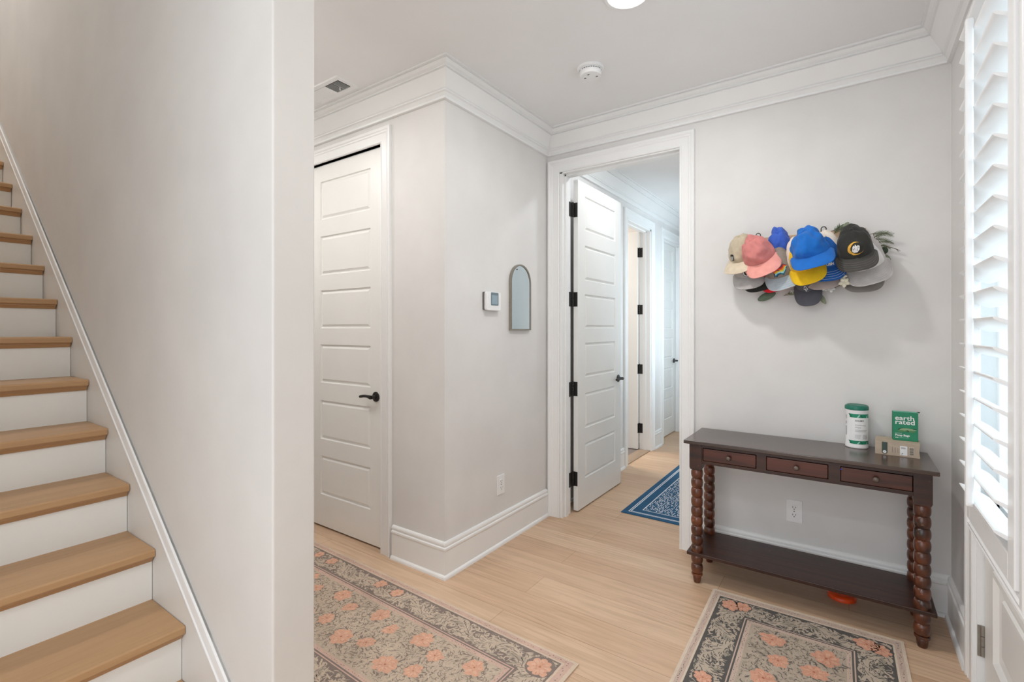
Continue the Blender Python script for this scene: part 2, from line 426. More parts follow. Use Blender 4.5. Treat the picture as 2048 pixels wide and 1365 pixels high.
# ------------------------------------------------------------------ panelled doors
ROWS = [(2.333, 2.076), (1.964, 1.702), (1.599, 1.343), (1.235, 0.977), (0.858, 0.596), (0.483, 0.222)]
def door_leaf(w, h, th, rows, stile=0.118, rings=((0, 0), (0.005, 0.009), (0.012, 0.009), (0.026, 0.001))):
    # x 0..w, z 0..h, y 0..th; both faces panelled
    m = MB()
    for side in (0, 1):
        Y = lambda d: d if side == 0 else th - d
        def q(x0, x1, z0, z1, d=0): m.add([(x0, Y(d), z0), (x1, Y(d), z0), (x1, Y(d), z1), (x0, Y(d), z1)], [(0, 1, 2, 3)])
        q(0, stile, 0, h); q(w - stile, w, 0, h)
        zs = [h] + [z for r in rows for z in r] + [0]
        for i in range(0, len(zs), 2): q(stile, w - stile, zs[i + 1], zs[i])
        for zt, zb in rows:
            R = []
            for ins, d in rings:
                R.append([(stile + ins, Y(d), zb + ins), (w - stile - ins, Y(d), zb + ins), (w - stile - ins, Y(d), zt - ins), (stile + ins, Y(d), zt - ins)])
            for a in range(len(R) - 1):
                m.add(R[a] + R[a + 1], [(k, (k + 1) % 4, 4 + (k + 1) % 4, 4 + k) for k in range(4)])
            m.add(R[-1], [(0, 1, 2, 3)])
    for a, b_, c_, d_ in (((0, 0, 0), (0, th, 0), (0, th, h), (0, 0, h)), ((w, 0, 0), (w, th, 0), (w, th, h), (w, 0, h)), ((0, 0, 0), (w, 0, 0), (w, th, 0), (0, th, 0)), ((0, 0, h), (w, 0, h), (w, th, h), (0, th, h))):
        m.add([a, b_, c_, d_], [(0, 1, 2, 3)])
    return m
def lever(parent, x, z, ys, sgn, th):
    # round rose and curved lever on each face; sgn = direction the lever points along x
    for side in (0, 1):
        y0 = 0.0 if side == 0 else th; o = -1 if side == 0 else 1
        m = MB()
        prof = [(0.001, 0.0), (0.027, 0.0), (0.031, 0.003), (0.030, 0.007), (0.024, 0.010), (0.013, 0.011), (0.011, 0.040), (0.001, 0.040)]
        n = 24; vs = []
        for r, d in prof:
            for i in range(n): a = 2 * PI * i / n; vs.append((x + r * math.cos(a), y0 + o * d, z + r * math.sin(a)))
        fs = [(j * n + i, j * n + (i + 1) % n, (j + 1) * n + (i + 1) % n, (j + 1) * n + i) for j in range(len(prof) - 1) for i in range(n)]
        m.add(vs, fs)
        pts = [(x + sgn * t * 0.112, y0 + o * (0.044 - 0.010 * math.sin(t * PI * 0.5)), z + 0.006 * math.sin(t * PI) - 0.004 * t) for t in (0, 0.12, 0.3, 0.5, 0.7, 0.88, 1.0)]
        m.tube(pts, [0.012, 0.0115, 0.0095, 0.009, 0.009, 0.0095, 0.008], 10)
        m.build('handle', M['black'], parent, auto=0.8)
def hinge(parent, kn, plate_a, plate_b, z, h=0.105):
    # kn: knuckle centre; plates are (x0, x1, y0, y1) in the leaf's own axes
    m = MB()
    for k in range(5):
        z0 = z - h / 2 + k * h / 5
        m.lathe(kn[0], kn[1], [(0.0072, z0 + 0.0008), (0.0072, z0 + h / 5 - 0.0008)], 12)
    m.lathe(kn[0], kn[1], [(0.004, z + h / 2), (0.005, z + h / 2 + 0.003), (0.002, z + h / 2 + 0.006)], 10)
    for x0, x1, y0, y1 in (plate_a, plate_b): m.box(x0, x1, y0, y1, z - h / 2, z + h / 2)
    return m.build('hinge', M['black'], parent, bevel=0.0008)

# closet door (closed) on the left
t = MB(); d1 = door_leaf(D1b - D1a - 0.014, 2.430, 0.035, [(a - 0.012, b_ - 0.012) for a, b_ in ROWS], 0.118)
d1o = struct(d1.build('door_1', M['door'])); d1o.location = (D1a + 0.007, YC + 0.020, 0.012)
lever(d1o, D1b - D1a - 0.014 - 0.062, 0.925 - 0.012, 0, -1, 0.035)
# open door into the hall: hinged on the far left jamb, folded back along the hall
d2o = struct(door_leaf(0.806, 2.420, 0.035, [(a - 0.010, b_ - 0.010) for a, b_ in ROWS], 0.118).build('door_2', M['door']))
d2o.rotation_euler = (0, 0, math.radians(90)); d2o.location = (-1.622, YB + 0.160, 0.010)
lever(d2o, 0.806 - 0.062, 0.917 - 0.01, 0, -1, 0.035)
for zz in (2.209, 1.555, 0.900, 0.242):
    hinge(d2o, (-0.012, 0.0345), (-0.0035, 0.0005, 0.003, 0.034), (-0.062, -0.014, 0.0365, 0.0398), zz - 0.010)
# bathroom door, hinged on the far jamb, open into the bathroom
d3o = struct(door_leaf(0.66, 2.40, 0.035, [(a - 0.012, b_ - 0.012) for a, b_ in ROWS], 0.105).build('door_3', M['door']))
d3o.rotation_euler = (0, 0, PI); d3o.location = (XW - 0.128, H2b - 0.022, 0.012)
for zz in (2.182, 1.552, 0.894, 0.241):
    hinge(d3o, (-0.009, 0.002), (-0.003, 0.0005, 0.003, 0.034), (-0.046, -0.010, -0.0038, -0.0006), zz - 0.012)
# hall closet door (closed)
d4o = struct(door_leaf(H3b - H3a - 0.042, 2.39, 0.035, [(a - 0.02, b_ - 0.02) for a, b_ in ROWS], 0.118).build('door_4', M['door']))
d4o.rotation_euler = (0, 0, math.radians(90)); d4o.location = (XW - 0.080, H3a + 0.021, 0.012)
lever(d4o, H3b - H3a - 0.042 - 0.062, 0.915, 0, -1, 0.035)

# ------------------------------------------------------------------ front door with glass
FD0, FD1, FDX = F0 + 0.008, F1 - 0.012, 0.410
gy0, gy1, gz0, gz1 = FD0 + 0.165, FD1 - 0.165, 0.72, 2.28
m = MB()
for a, b_, z0, z1 in ((FD0, gy0, 0.012, 2.436), (gy1, FD1, 0.012, 2.436), (gy0, gy1, gz1, 2.436), (gy0, gy1, 0.50, gz0), (gy0, gy1, 0.012, 0.196)):
    m.box(FDX, FDX + 0.045, a, b_, z0, z1)
m.box(FDX + 0.012, FDX + 0.033, gy0, gy1, 0.196, 0.50)
fd = struct(m.build('door_5', M['door']))
m = MB()
for k, (ins, d) in enumerate(((0.0, -0.006), (0.012, -0.004), (0.020, 0.004), (0.055, 0.010), (0.060, 0.004), (0.068, 0.004))): pass
rg = [(-0.012, 0.0), (-0.010, -0.007), (0.004, -0.009), (0.014, -0.002), (0.022, 0.004), (0.055, 0.011), (0.060, 0.003), (0.070, 0.002)]
R = [[(FDX + d, gy0 + i_, 0.196 + i_), (FDX + d, gy1 - i_, 0.196 + i_), (FDX + d, gy1 - i_, 0.50 - i_), (FDX + d, gy0 + i_, 0.50 - i_)] for i_, d in rg]
for a in range(len(R) - 1): m.add(R[a] + R[a + 1], [(k, (k + 1) % 4, 4 + (k + 1) % 4, 4 + k) for k in range(4)])
m.add(R[-1], [(0, 1, 2, 3)])
m.build('raised_panel', M['door'], fd)
MB().box(FDX + 0.018, FDX + 0.026, gy0, gy1, gz0, gz1).build('glass_pane', M['glass'], fd)
m = MB()
for a, b_, z0, z1 in ((gy0, gy0 + 0.035, gz0, gz1), (gy1 - 0.035, gy1, gz0, gz1), (gy0, gy1, gz0, gz0 + 0.035), (gy0, gy1, gz1 - 0.035, gz1)):
    m.box(FDX + 0.002, FDX + 0.045, a, b_, z0, z1)
for k in (1, 2):
    yy = gy0 + (gy1 - gy0) * k / 3; m.box(FDX + 0.008, FDX + 0.038, yy - 0.011, yy + 0.011, gz0 + 0.03, gz1 - 0.03)
m.build('glazing_bars', M['trim'], fd)
for zz in (0.187, 0.92, 1.65, 2.28):
    hm = MB(); z0, z1 = zz - 0.057, zz + 0.057
    for k in range(3):
        za, zb = z0 + k * 0.038, z0 + (k + 1) * 0.038
        hm.lathe(FDX - 0.006, FD1 + 0.003, [(0.0075, za + 0.001), (0.0075, zb - 0.001)], 12)
    hm.box(FDX - 0.020, FDX + 0.001, FD1 + 0.0005, FD1 + 0.0035, z0, z1)
    hh = hm.build('hinge', M['steel'], fd); hh['label'] = 'steel hinge'
# threshold outside and porch
struct(MB().box(XR + 0.0, XR + 0.16, F0, F1, -0.01, 0.010).build('trim_16', M['slot']))
porch = MB().box(0.51, 3.2, -0.5, 4.6, -0.20, -0.04)
struct(porch.build('floor_porch', plain('porch_concrete', (205, 205, 202), 0.8)))
# ------------------------------------------------------------------ plantation shutter on the front door
sh = thing('plantation_shutter', 'white plantation shutter with tilted louvers on the front door', 'shutter', (0.338, 2.0, 0.637))
def shp(name, mb, mat=M['shutter'], **k):
    o = mb.build(name, mat, sh, **k); o.matrix_parent_inverse = Matrix.Translation((-0.338, -2.0, -0.637)); return o
fr = MB()
fy0, fy1, fz0, fz1 = 1.652, 2.345, 0.637, 2.428
FP = [(0, 0), (0, -0.060), (0.006, -0.066), (0.012, -0.062), (0.018, -0.066), (0.030, -0.068), (0.034, -0.062), (0.046, -0.064), (0.050, -0.060), (0.055, -0.060), (0.055, 0)]
vs = []
for (y, z, dy, dz) in ((fy0, fz0, 1, 1), (fy1, fz0, -1, 1), (fy1, fz1, -1, -1), (fy0, fz1, 1, -1)):
    for t_, h_ in FP: vs.append((FDX + h_, y + dy * t_, z + dz * t_ * 0.8))
k = len(FP)
fr.add(vs, [(i * k + q, i * k + (q + 1) % k, ((i + 1) % 4) * k + (q + 1) % k, ((i + 1) % 4) * k + q) for i in range(4) for q in range(k)])
shp('frame', fr, auto=0.4)
PX0, PX1 = 0.338, 0.366
LY0, LY1 = 1.770, 2.250
ya, yb = fy0 + 0.057, fy1 - 0.057
shp('stile', MB().box(PX0, PX1, ya, LY0 - 0.001, fz0 + 0.047, fz1 - 0.047), bevel=0.003)
shp('stile', MB().box(PX0, PX1, LY1 + 0.001, yb + 0.012, fz0 + 0.047, fz1 - 0.047), bevel=0.003)
shp('bottom_rail', MB().box(PX0, PX1, LY0 - 0.0005, LY1 + 0.0005, fz0 + 0.047, 0.757), bevel=0.003)
shp('top_rail', MB().box(PX0, PX1, LY0 - 0.0005, LY1 + 0.0005, 2.358, fz1 - 0.047), bevel=0.003)
# louver: lens-shaped blade
tilt = math.radians(27); LW = 0.089
sec = []
for i in range(24):
    a = 2 * PI * i / 24; ca, sa = math.cos(a), math.sin(a)
    sec.append((LW / 2 * math.copysign(abs(ca) ** 0.9, ca), 0.0058 * math.copysign(abs(sa) ** 0.7, sa)))
def lv(a, b_, t): return (a * math.cos(tilt) + b_ * math.sin(tilt), t, -a * math.sin(tilt) + b_ * math.cos(tilt))
lm = MB().prism(sec, lv, LY0 + 0.002, LY1 - 0.002)
proto = None
for kk in range(20):
    ze = 0.808 + kk * 0.0805
    loc = (0.311 + LW / 2 * math.cos(tilt) - 0.338, -2.0, ze - LW / 2 * math.sin(tilt) - 0.637)
    if proto is None: proto = lm.build('louver', M['shutter'], sh, auto=0.8); o = proto
    else: o = proto.copy(); C.objects.link(o); o.parent = sh
    o.location = loc
shp('tilt_rod', MB().box(0.292, 0.311, 2.003, 2.017, 0.797, 2.288), bevel=0.005)

# ------------------------------------------------------------------ staircase
st = thing('staircase', 'oak staircase with white risers climbing away along the left wall', 'staircase', (-1.6, 0.15, 0))
SX = Matrix.Translation((1.6, -0.15, 0))
def stp(name, mb, mat, **k):
    o = mb.build(name, mat, st, **k); o.matrix_parent_inverse = SX; return o
RUN, RISE = 0.2445, 0.1859; YS = 0.687
def nose(k): return -1.773 - (k - 2) * RUN
for k in range(1, 16):
    xn, zt = nose(k), k * RISE
    xr = xn - 0.030
    tp = [(xr - RUN - 0.004, zt - 0.027), (xn - 0.003, zt - 0.027), (xn, zt - 0.023), (xn, zt - 0.005), (xn - 0.004, zt), (xr - RUN - 0.004, zt)]
    stp('tread', MB().prism(tp, lambda a, b_, t: (a, t, b_), -0.36, YS - 0.002), M['stair_oak'])
    cp = [(xr, zt - 0.0275), (xn - 0.012, zt - 0.0275), (xn - 0.012, zt - 0.034), (xn - 0.015, zt - 0.036), (xn - 0.021, zt - 0.046), (xn - 0.024, zt - 0.048), (xr, zt - 0.048)]
    stp('cove_moulding', MB().prism(cp, lambda a, b_, t: (a, t, b_), -0.36, YS - 0.004), M['stair_nose'])
    stp('riser', MB().box(xr - 0.019, xr, -0.36, YS - 0.0015, max(0.0, zt - RISE - 0.001), zt - 0.0275), M['riser'])
# skirt board with moulded cap following the slope
pa, pb = aty(0, 250, YS), aty(457, 1365, YS)
sl = (pa.z - pb.z) / (pa.x - pb.x)
def sz(x, off=0.0): return pb.z + (x - pb.x) * sl + off
xa, xb = -5.6, pb.x + (0.0 - pb.z) / sl
x_end = xb if xb < XP - 0.004 else XP - 0.004
low = [(xa, sz(xa, -0.9)), (xa, sz(xa)), (x_end, max(0.0, sz(x_end))), (x_end, 0.0), (-2.4, 0.0)]
stp('skirt_board', MB().prism(low, lambda a, b_, t: (a, t, b_), YS, YP0 - 0.001), M['skirt'])
cap = MB(); nrm = math.sqrt(1 + sl * sl)
CP = [(0.0, 0.0), (0.0, 0.008), (-0.004, 0.012), (-0.014, 0.013), (-0.018, 0.0095), (-0.022, 0.010), (-0.042, 0.0105), (-0.046, 0.014), (-0.054, 0.013), (-0.058, 0.007), (-0.058, 0.0)]
vs = []
for x in (xa, x_end):
    for d, h in CP: vs.append((x, YP0 - 0.0005 - h * 1.0, max(0.001, sz(x, d * nrm))))
k = len(CP)
cap.add(vs, [(q, (q + 1) % k, k + (q + 1) % k, k + q) for q in range(k)] + [tuple(range(k)), tuple(range(k, 2 * k))])
stp('skirt_cap', cap, M['trim'], auto=0.5)

# ------------------------------------------------------------------ ceiling fixtures
def downlight(x, y, label, power, HC=HC, col=(1.0, 0.98, 0.955)):
    t = thing('recessed_light', label, 'ceiling light', (x, y, HC), 0, 'recessed ceiling lights')
    MB().lathe(0, 0, [(0.081, -0.004), (0.085, -0.010), (0.098, -0.008), (0.101, -0.002), (0.101, 0.0), (0.081, 0.0)], 48).build('trim_ring', M['white_plastic'], t, auto=0.6)
    MB().lathe(0, 0, [(0.001, -0.0045), (0.0805, -0.0045), (0.0805, -0.0005), (0.001, -0.0005)], 48).build('lens', M['lamp'], t)
    l = area('downlight', (x, y, HC - 0.016), (0, 0, 0), 0.15, 0.15, power, col, 'DISK')
    return t
downlight(-0.754, 1.925, 'round recessed ceiling light at the top edge of the photo', 6.5)
downlight(-0.45, -0.25, 'round recessed ceiling light above the foyer, behind the camera', 5.5)
downlight(-3.30, 1.02, 'added unseen ceiling light brightening the hallway behind the stair wall', 5.5)  # fill lamp added to brighten the dim hallway, out of sight
downlight(-2.15, 1.13, 'second added unseen ceiling light brightening the hallway near the stair wall end', 3.9)  # another invented lamp, lifts the closet door and its wall
downlight(-3.9, -0.10, 'added unseen ceiling light brightening the stair wall from high above the staircase', 18, 5.2)  # no known fixture here; put in to light the stair wall
downlight(-1.20, 3.55, 'added ceiling light brightening the hall, hidden by the doorway header', 3.6, col=(0.93, 0.97, 1.0))  # added hidden lamp, lightens the open door in the hall
sd = thing('smoke_detector', 'round white smoke detector on the foyer ceiling', 'smoke detector', (-1.135, 2.365, HC))
MB().lathe(0, 0, [(0.070, 0.0), (0.070, -0.008), (0.066, -0.013), (0.058, -0.014)], 40).build('base_plate', M['white_plastic'], sd, auto=0.6)
MB().lathe(0, 0, [(0.057, -0.012), (0.060, -0.020), (0.059, -0.034), (0.052, -0.044), (0.020, -0.047), (0.001, -0.047)], 40).build('body', M['white_plastic'], sd, auto=0.7)
g = MB()
for i in range(30):
    a = 2 * PI * i / 30
    if (i % 10) in (0,): continue
    g.add([(0.0605 * math.cos(a + e) , 0.0605 * math.sin(a + e), z) for e, z in ((-0.07, -0.019), (0.07, -0.019), (0.07, -0.023), (-0.07, -0.023))], [(0, 1, 2, 3)])
g.build('vent_slots', M['slot'], sd)
MB().lathe(-0.02, -0.02, [(0.009, -0.0475), (0.009, -0.0500), (0.001, -0.0505)], 16).build('test_button', M['white_plastic'], sd)
g = MB()
for bx_, by_ in ((-0.035, -0.005), (0.025, 0.012), (-0.004, -0.03)):
    MB().box(bx_, bx_ + 0.010, by_, by_ + 0.006, -0.0478, -0.0455).build('indicator', M['slot'], sd)
vt = thing('ceiling_vent', 'white rectangular air vent in the ceiling left of the crown corner', 'vent', (-2.493, 1.708, HC))
VX, VY = 0.180, 0.077
f = MB()
R = [[(-VX + i_, -VY + i_, z), (VX - i_, -VY + i_, z), (VX - i_, VY - i_, z), (-VX + i_, VY - i_, z)] for i_, z in ((0, 0), (0.003, -0.007), (0.033, -0.004), (0.035, -0.001))]
for a in range(3): f.add(R[a] + R[a + 1], [(k, (k + 1) % 4, 4 + (k + 1) % 4, 4 + k) for k in range(4)])
f.build('frame', M['white_plastic'], vt)
MB().box(-0.145, 0.145, -0.042, 0.042, -0.0015, -0.0005).build('duct_dark_sheet', M['dark'], vt)  # dark sheet painted as the shade up inside the duct
for i in range(29):
    x = -0.140 + i * 0.010; s_ = -1 if x > 0.02 else 1
    sl_ = MB(); w_ = 0.0035 if s_ < 0 else 0.0044
    sl_.add([(x - w_ * s_, -0.042, -0.0088 if s_ < 0 else -0.0055), (x - w_ * s_, 0.042, -0.0088 if s_ < 0 else -0.0055), (x + w_ * s_, 0.042, -0.002), (x + w_ * s_, -0.042, -0.002)], [(0, 1, 2, 3)])
    o = sl_.build('slat', M['white_plastic'], vt); sm = o.modifiers.new('t', 'SOLIDIFY'); sm.thickness = 0.0009
MB().box(0.085, 0.093, 0.010, 0.014, -0.022, -0.004).build('damper_lever', M['white_plastic'], vt)

# ------------------------------------------------------------------ wall fittings
mr = thing('arched_mirror', 'small arched wall mirror in a thin pewter frame beside the doorway', 'mirror', (XW, 2.645, 1.33))
def arch(hw, h, z0=0.0, n=20):
    p = [(-hw, z0), (hw, z0)]
    for i in range(n + 1): a = PI * i / n; p.append((hw * math.cos(a), z0 + h - hw - z0 + hw * math.sin(a) * 1.0))
    return p
out = arch(0.118, 0.432); inn = arch(0.108, 0.422, 0.009); k = len(out)
m = MB(); vs = [(0.001, a, b_) for a, b_ in out] + [(0.019, a, b_) for a, b_ in out] + [(0.019, a, b_) for a, b_ in inn] + [(0.012, a, b_) for a, b_ in inn] + [(0.001, a, b_) for a, b_ in inn]
m.add(vs, [(r * k + q, r * k + (q + 1) % k, (r + 1) * k + (q + 1) % k, (r + 1) * k + q) for r in range(4) for q in range(k)])
m.build('frame', plain('pewter', (140, 135, 125), 0.38, 0.7), mr, auto=0.6)
MB().prism(inn, lambda a, b_, t: (t, a, b_), 0.004, 0.0145).build('mirror_glass', M['mirror'], mr)
MB().lathe(0, 0, [(0.004, 0), (0.004, 0.003), (0.001, 0.0035)], 10).build('sticker', M['blackmatte'], mr).matrix_basis = Matrix.Translation((0.0146, -0.045, 0.396)) @ Matrix.Rotation(PI / 2, 4, 'Y')

th = thing('thermostat', 'small white wall thermostat with a grey screen left of the arched mirror', 'thermostat', (XW, 2.330, 1.45))
def rr(a0, a1, b0, b1, r, n=5):
    p = []
    for cx, cy, s0 in ((a1 - r, b1 - r, 0), (a0 + r, b1 - r, 1), (a0 + r, b0 + r, 2), (a1 - r, b0 + r, 3)):
        for i in range(n + 1): a = PI / 2 * (s0 + i / n); p.append((cx + r * math.cos(a), cy + r * math.sin(a)))
    return p
X3 = lambda a, b_, t: (t, a, b_)
MB().prism(rr(-0.074, 0.074, 0.004, 0.110, 0.006), X3, 0.001, 0.010).build('back_plate', M['slot'], th)
MB().prism(rr(-0.070, 0.074, 0.0, 0.112, 0.014), X3, 0.010, 0.030).build('housing', M['white_plastic'], th, bevel=0.003)
MB().prism(rr(-0.030, 0.045, 0.030, 0.108, 0.006), X3, 0.030, 0.0312).build('bezel', plain('bezel_grey', (104, 120, 128), 0.3), th)
MB().prism(rr(-0.022, 0.036, 0.038, 0.092, 0.002), X3, 0.0312, 0.0318).build('screen', plain('screen_lcd', (140, 158, 168), 0.4), th)
for yy in (-0.052, 0.056):
    for z in (0.062, 0.076): MB().prism(rr(yy - 0.005, yy + 0.005, z, z + 0.006, 0.002), X3, 0.030, 0.0318).build('button', M['white_plastic'], th)

def outlet(label, loc, rz):
    t = thing('wall_outlet', label, 'outlet', loc, rz, 'duplex wall outlets')
    F = lambda a, b_, d: (a, -d, b_)
    MB().prism(rr(-0.038, 0.038, -0.060, 0.060, 0.004), F, 0.0, 0.006).build('cover_plate', M['white_plastic'], t, bevel=0.002)
    for z in (0.020, -0.020):
        rc = MB().prism(rr(-0.016, 0.016, z - 0.014, z + 0.014, 0.009), F, 0.006, 0.0085).build('receptacle', M['white_plastic'], t)
        s_ = MB(); s_.prism(rr(-0.008, -0.0055, z - 0.001, z + 0.007, 0.001, 2), F, 0.0085, 0.0088); s_.prism(rr(0.0055, 0.008, z - 0.0005, z + 0.0065, 0.001, 2), F, 0.0085, 0.0088)
        s_.prism(rr(-0.0025, 0.0025, z - 0.010, z - 0.005, 0.002, 3), F, 0.0085, 0.0088); s_.build('slots', M['blackmatte'], rc)
    MB().prism(rr(-0.003, 0.003, -0.003, 0.003, 0.0028), F, 0.006, 0.0072).build('screw', M['slot'], t)
outlet('white duplex outlet on the back wall, framed by the console table', (-0.242, YB, 0.357), 0)
outlet('white duplex outlet low on the wall below the arched mirror', (XW, 2.436, 0.369), math.radians(90))

# ------------------------------------------------------------------ console table
TX0, TX1, TY0, TY1, TZ = -0.713, 0.303, 2.598, 2.982, 0.757
ct = thing('console_table', 'dark brown console table with three drawers and bobbin-turned legs', 'table', (-0.205, 2.79, 0))
IV = Matrix.Translation((0.205, -2.79, 0))
def cp_(name, mb, mat, par=ct, **k):
    o = mb.build(name, mat, par, **k)
    o.matrix_parent_inverse = IV if par is ct else Matrix()
    return o
tt = cp_('table_top', MB().box(TX0, TX1, TY0, TY1, TZ - 0.018, TZ), M['tabletop'], bevel=0.003)
ax0, ax1, ay0, ay1, az0, az1 = -0.692, 0.283, 2.632, 2.968, 0.636, TZ - 0.0185
ap = MB()
DW = [(-0.625, -0.373), (-0.331, -0.077), (-0.033, 0.222)]
ap.box(ax0 + 0.06, ax1 - 0.06, ay0 + 0.004, ay0 + 0.022, az0, az0 + 0.016).box(ax0 + 0.06, ax1 - 0.06, ay0 + 0.004, ay0 + 0.022, az1 - 0.018, az1)
for a, b_ in ((ax0 + 0.06, DW[0][0]), (DW[0][1], DW[1][0]), (DW[1][1], DW[2][0]), (DW[2][1], ax1 - 0.06)): ap.box(a, b_, ay0 + 0.004, ay0 + 0.022, az0 + 0.016, az1 - 0.018)
ap.box(ax0 + 0.06, ax1 - 0.06, ay1 - 0.02, ay1, az0, az1).box(ax0 + 0.008, ax0 + 0.026, ay0 + 0.06, ay1 - 0.06, az0, az1).box(ax1 - 0.026, ax1 - 0.008, ay0 + 0.06, ay1 - 0.06, az0, az1)
ap.box(ax0 + 0.06, ax1 - 0.06, ay0 + 0.03, ay0 + 0.034, az0 + 0.004, az1)
cp_('apron', ap, M['tablewood'])
for i, (a, b_) in enumerate(DW):
    dr = cp_('drawer', MB().box(a + 0.0025, b_ - 0.0025, ay0, ay0 + 0.024, az0 + 0.0185, az1 - 0.0205), M['drawer'], bevel=0.003)
    cx = (a + b_) / 2 + 0.001
    kb = MB(); n = 20
    pr = [(0.005, 0.0), (0.005, 0.008), (0.011, 0.012), (0.0125, 0.017), (0.010, 0.022), (0.004, 0.024), (0.0005, 0.0242)]
    kb.add([(cx + r * math.cos(2 * PI * q / n), ay0 - d, 0.687 + r * math.sin(2 * PI * q / n)) for r, d in pr for q in range(n)],
           [(j * n + q, j * n + (q + 1) % n, (j + 1) * n + (q + 1) % n, (j + 1) * n + q) for j in range(len(pr) - 1) for q in range(n)])
    ko = kb.build('knob', plain('knob_metal', (96, 86, 80), 0.35, 0.5), dr, auto=0.9)
    if i == 2:
        MB().box(a + 0.0005, a + 0.007, ay0 - 0.0012, ay0 - 0.0002, 0.706, 0.710).build('blue_mark', plain('blue_mark', (40, 60, 190), 0.5), dr)
LH = 0.040
prof = [(0.0005, 0.0), (0.016, 0.0), (0.019, 0.010), (0.021, 0.034), (0.020, 0.036), (0.027, 0.040), (0.0285, 0.045), (0.027, 0.050), (0.021, 0.052)]
zb = 0.052; nb = 11; ph = (0.602 - zb) / nb
for q in range(nb):
    for e in range(9):
        a = PI * (e + 0.5) / 9; prof.append((0.0205 + 0.0095 * math.sin(a) ** 0.8, zb + ph * (q + (1 - math.cos(a)) / 2)))
prof += [(0.020, 0.602), (0.0005, 0.602)]
def leg_mb(cx, cy):
    m = MB(); m.lathe(cx, cy, prof, 28, 0)
    m.prism([(-0.031, 0.612), (-0.026, 0.601), (0.026, 0.601), (0.031, 0.612), (0.031, az1), (-0.031, az1)], lambda a, b_, t: (cx + a, cy + t, b_), -0.031, 0.031, 1)
    return m
for cx in (-0.660, 0.253):
    for cy in (2.662, 2.937):
        cp_('leg', leg_mb(cx, cy), [M['spool'], M['tablewood']], auto=0.7)
shf = MB().box(-0.706, 0.299, 2.632, 2.970, 0.146, 0.164)
cp_('shelf', shf, M['tablewood'], bevel=0.003)

# ------------------------------------------------------------------ things on the table
cn = thing('wipes_canister', 'white canister of wipes with green lid on the console table', 'canister', (0.031, 2.932, TZ))
GR = plain('lid_green', (18, 104, 86), 0.35, var=0.03); WH = M['white_plastic']
MB().lathe(0, 0, [(0.001, 0), (0.044, 0.0), (0.047, 0.003), (0.047, 0.014), (0.0455, 0.017), (0.0455, 0.176), (0.0465, 0.180), (0.0465, 0.188), (0.001, 0.188)], 48).build('body', WH, cn, auto=0.6)
MB().lathe(0, 0, [(0.0475, 0.186), (0.049, 0.188), (0.049, 0.200), (0.046, 0.206), (0.040, 0.2085), (0.039, 0.2065), (0.001, 0.206)], 48).build('lid', GR, cn, auto=0.6)
lb = MB()
def cyl(r): return lambda a, b_: (r * math.sin(a / r + CA), -r * math.cos(a / r + CA), b_)
CA = math.radians(6)
def patch(mb, fn, a0, a1, b0, b1, mi, n=16):
    for i in range(n):
        x0 = a0 + (a1 - a0) * i / n; x1 = a0 + (a1 - a0) * (i + 1) / n
        mb.add([fn(x0, b0), fn(x1, b0), fn(x1, b1), fn(x0, b1)], [(0, 1, 2, 3)], mi)
c1 = cyl(0.0459); c2 = cyl(0.0462)
patch(lb, c1, -0.035, 0.066, 0.022, 0.168, 0, 30)
patch(lb, c2, -0.035, 0.066, 0.150, 0.168, 1, 30); patch(lb, c2, -0.035, 0.066, 0.022, 0.038, 1, 30)
c3 = cyl(0.0464)
for b0, b1 in ((0.150, 0.168), (0.022, 0.038)):
    for i, a in enumerate((-0.030, -0.006, 0.016, 0.036, 0.056)):
        d = 0.012 if i % 2 else -0.012
        for q in range(8):
            z0_, z1_ = b0 + (b1 - b0) * q / 8, b0 + (b1 - b0) * (q + 1) / 8; e0, e1 = a + d * q / 8, a + d * (q + 1) / 8
            for w0 in (0.0, 0.0025, 0.005): lb.add([c3(e0 + w0, z0_), c3(e0 + w0 + 0.0025, z0_), c3(e1 + w0 + 0.0025, z1_), c3(e1 + w0, z1_)], [(0, 1, 2, 3)], 2 if i % 2 else 3)
text_on(lb, 'SOLIMO', 0.0105, c3, 4, 0.0002, -0.012, 0.132)
text_on(lb, 'Disinfecting', 0.0098, c3, 5, 0.0, -0.012, 0.111); text_on(lb, 'Wipes', 0.0098, c3, 5, 0.0, -0.012, 0.100)
for i, (b_, L) in enumerate(((0.090, 0.055), (0.086, 0.048), (0.082, 0.050), (0.066, 0.026), (0.061, 0.024), (0.056, 0.020), (0.051, 0.022))):
    patch(lb, c3, -0.012, -0.012 + L, b_, b_ + 0.0012, 5, 8)
for b_ in (0.066, 0.060, 0.054, 0.048): patch(lb, c3, 0.020, 0.044, b_, b_ + 0.0022, 5, 6)
patch(lb, c3, -0.012, 0.055, 0.118 - 0.042, 0.0764, 6, 10)
for z_, h_ in ((0.14, 0.02), (0.06, 0.045), (0.115, 0.012)):
    for q in range(3): patch(lb, c3, -0.062 + q * 0.004, -0.0605 + q * 0.004, z_, z_ + h_, 5, 1)
lb.build('label', [WH, plain('label_green', (24, 128, 96), 0.5), plain('label_mint', (140, 190, 175), 0.5), plain('label_darkgreen', (18, 96, 72), 0.5), plain('ink_dark', (70, 70, 72), 0.6), plain('ink_grey', (140, 140, 140), 0.6), plain('ink_light', (190, 190, 188), 0.6)], cn, recalc=False)

CARD = plain('kraft_card', (176, 160, 142), 0.8, var=0.05, bs=0.1)
cb = thing('cardboard_box', 'small kraft cardboard box lying under the green box on the table', 'box', (0.185, 2.885, TZ), math.radians(-4))
m = MB(); hx, hy, hz = 0.081, 0.058, 0.062
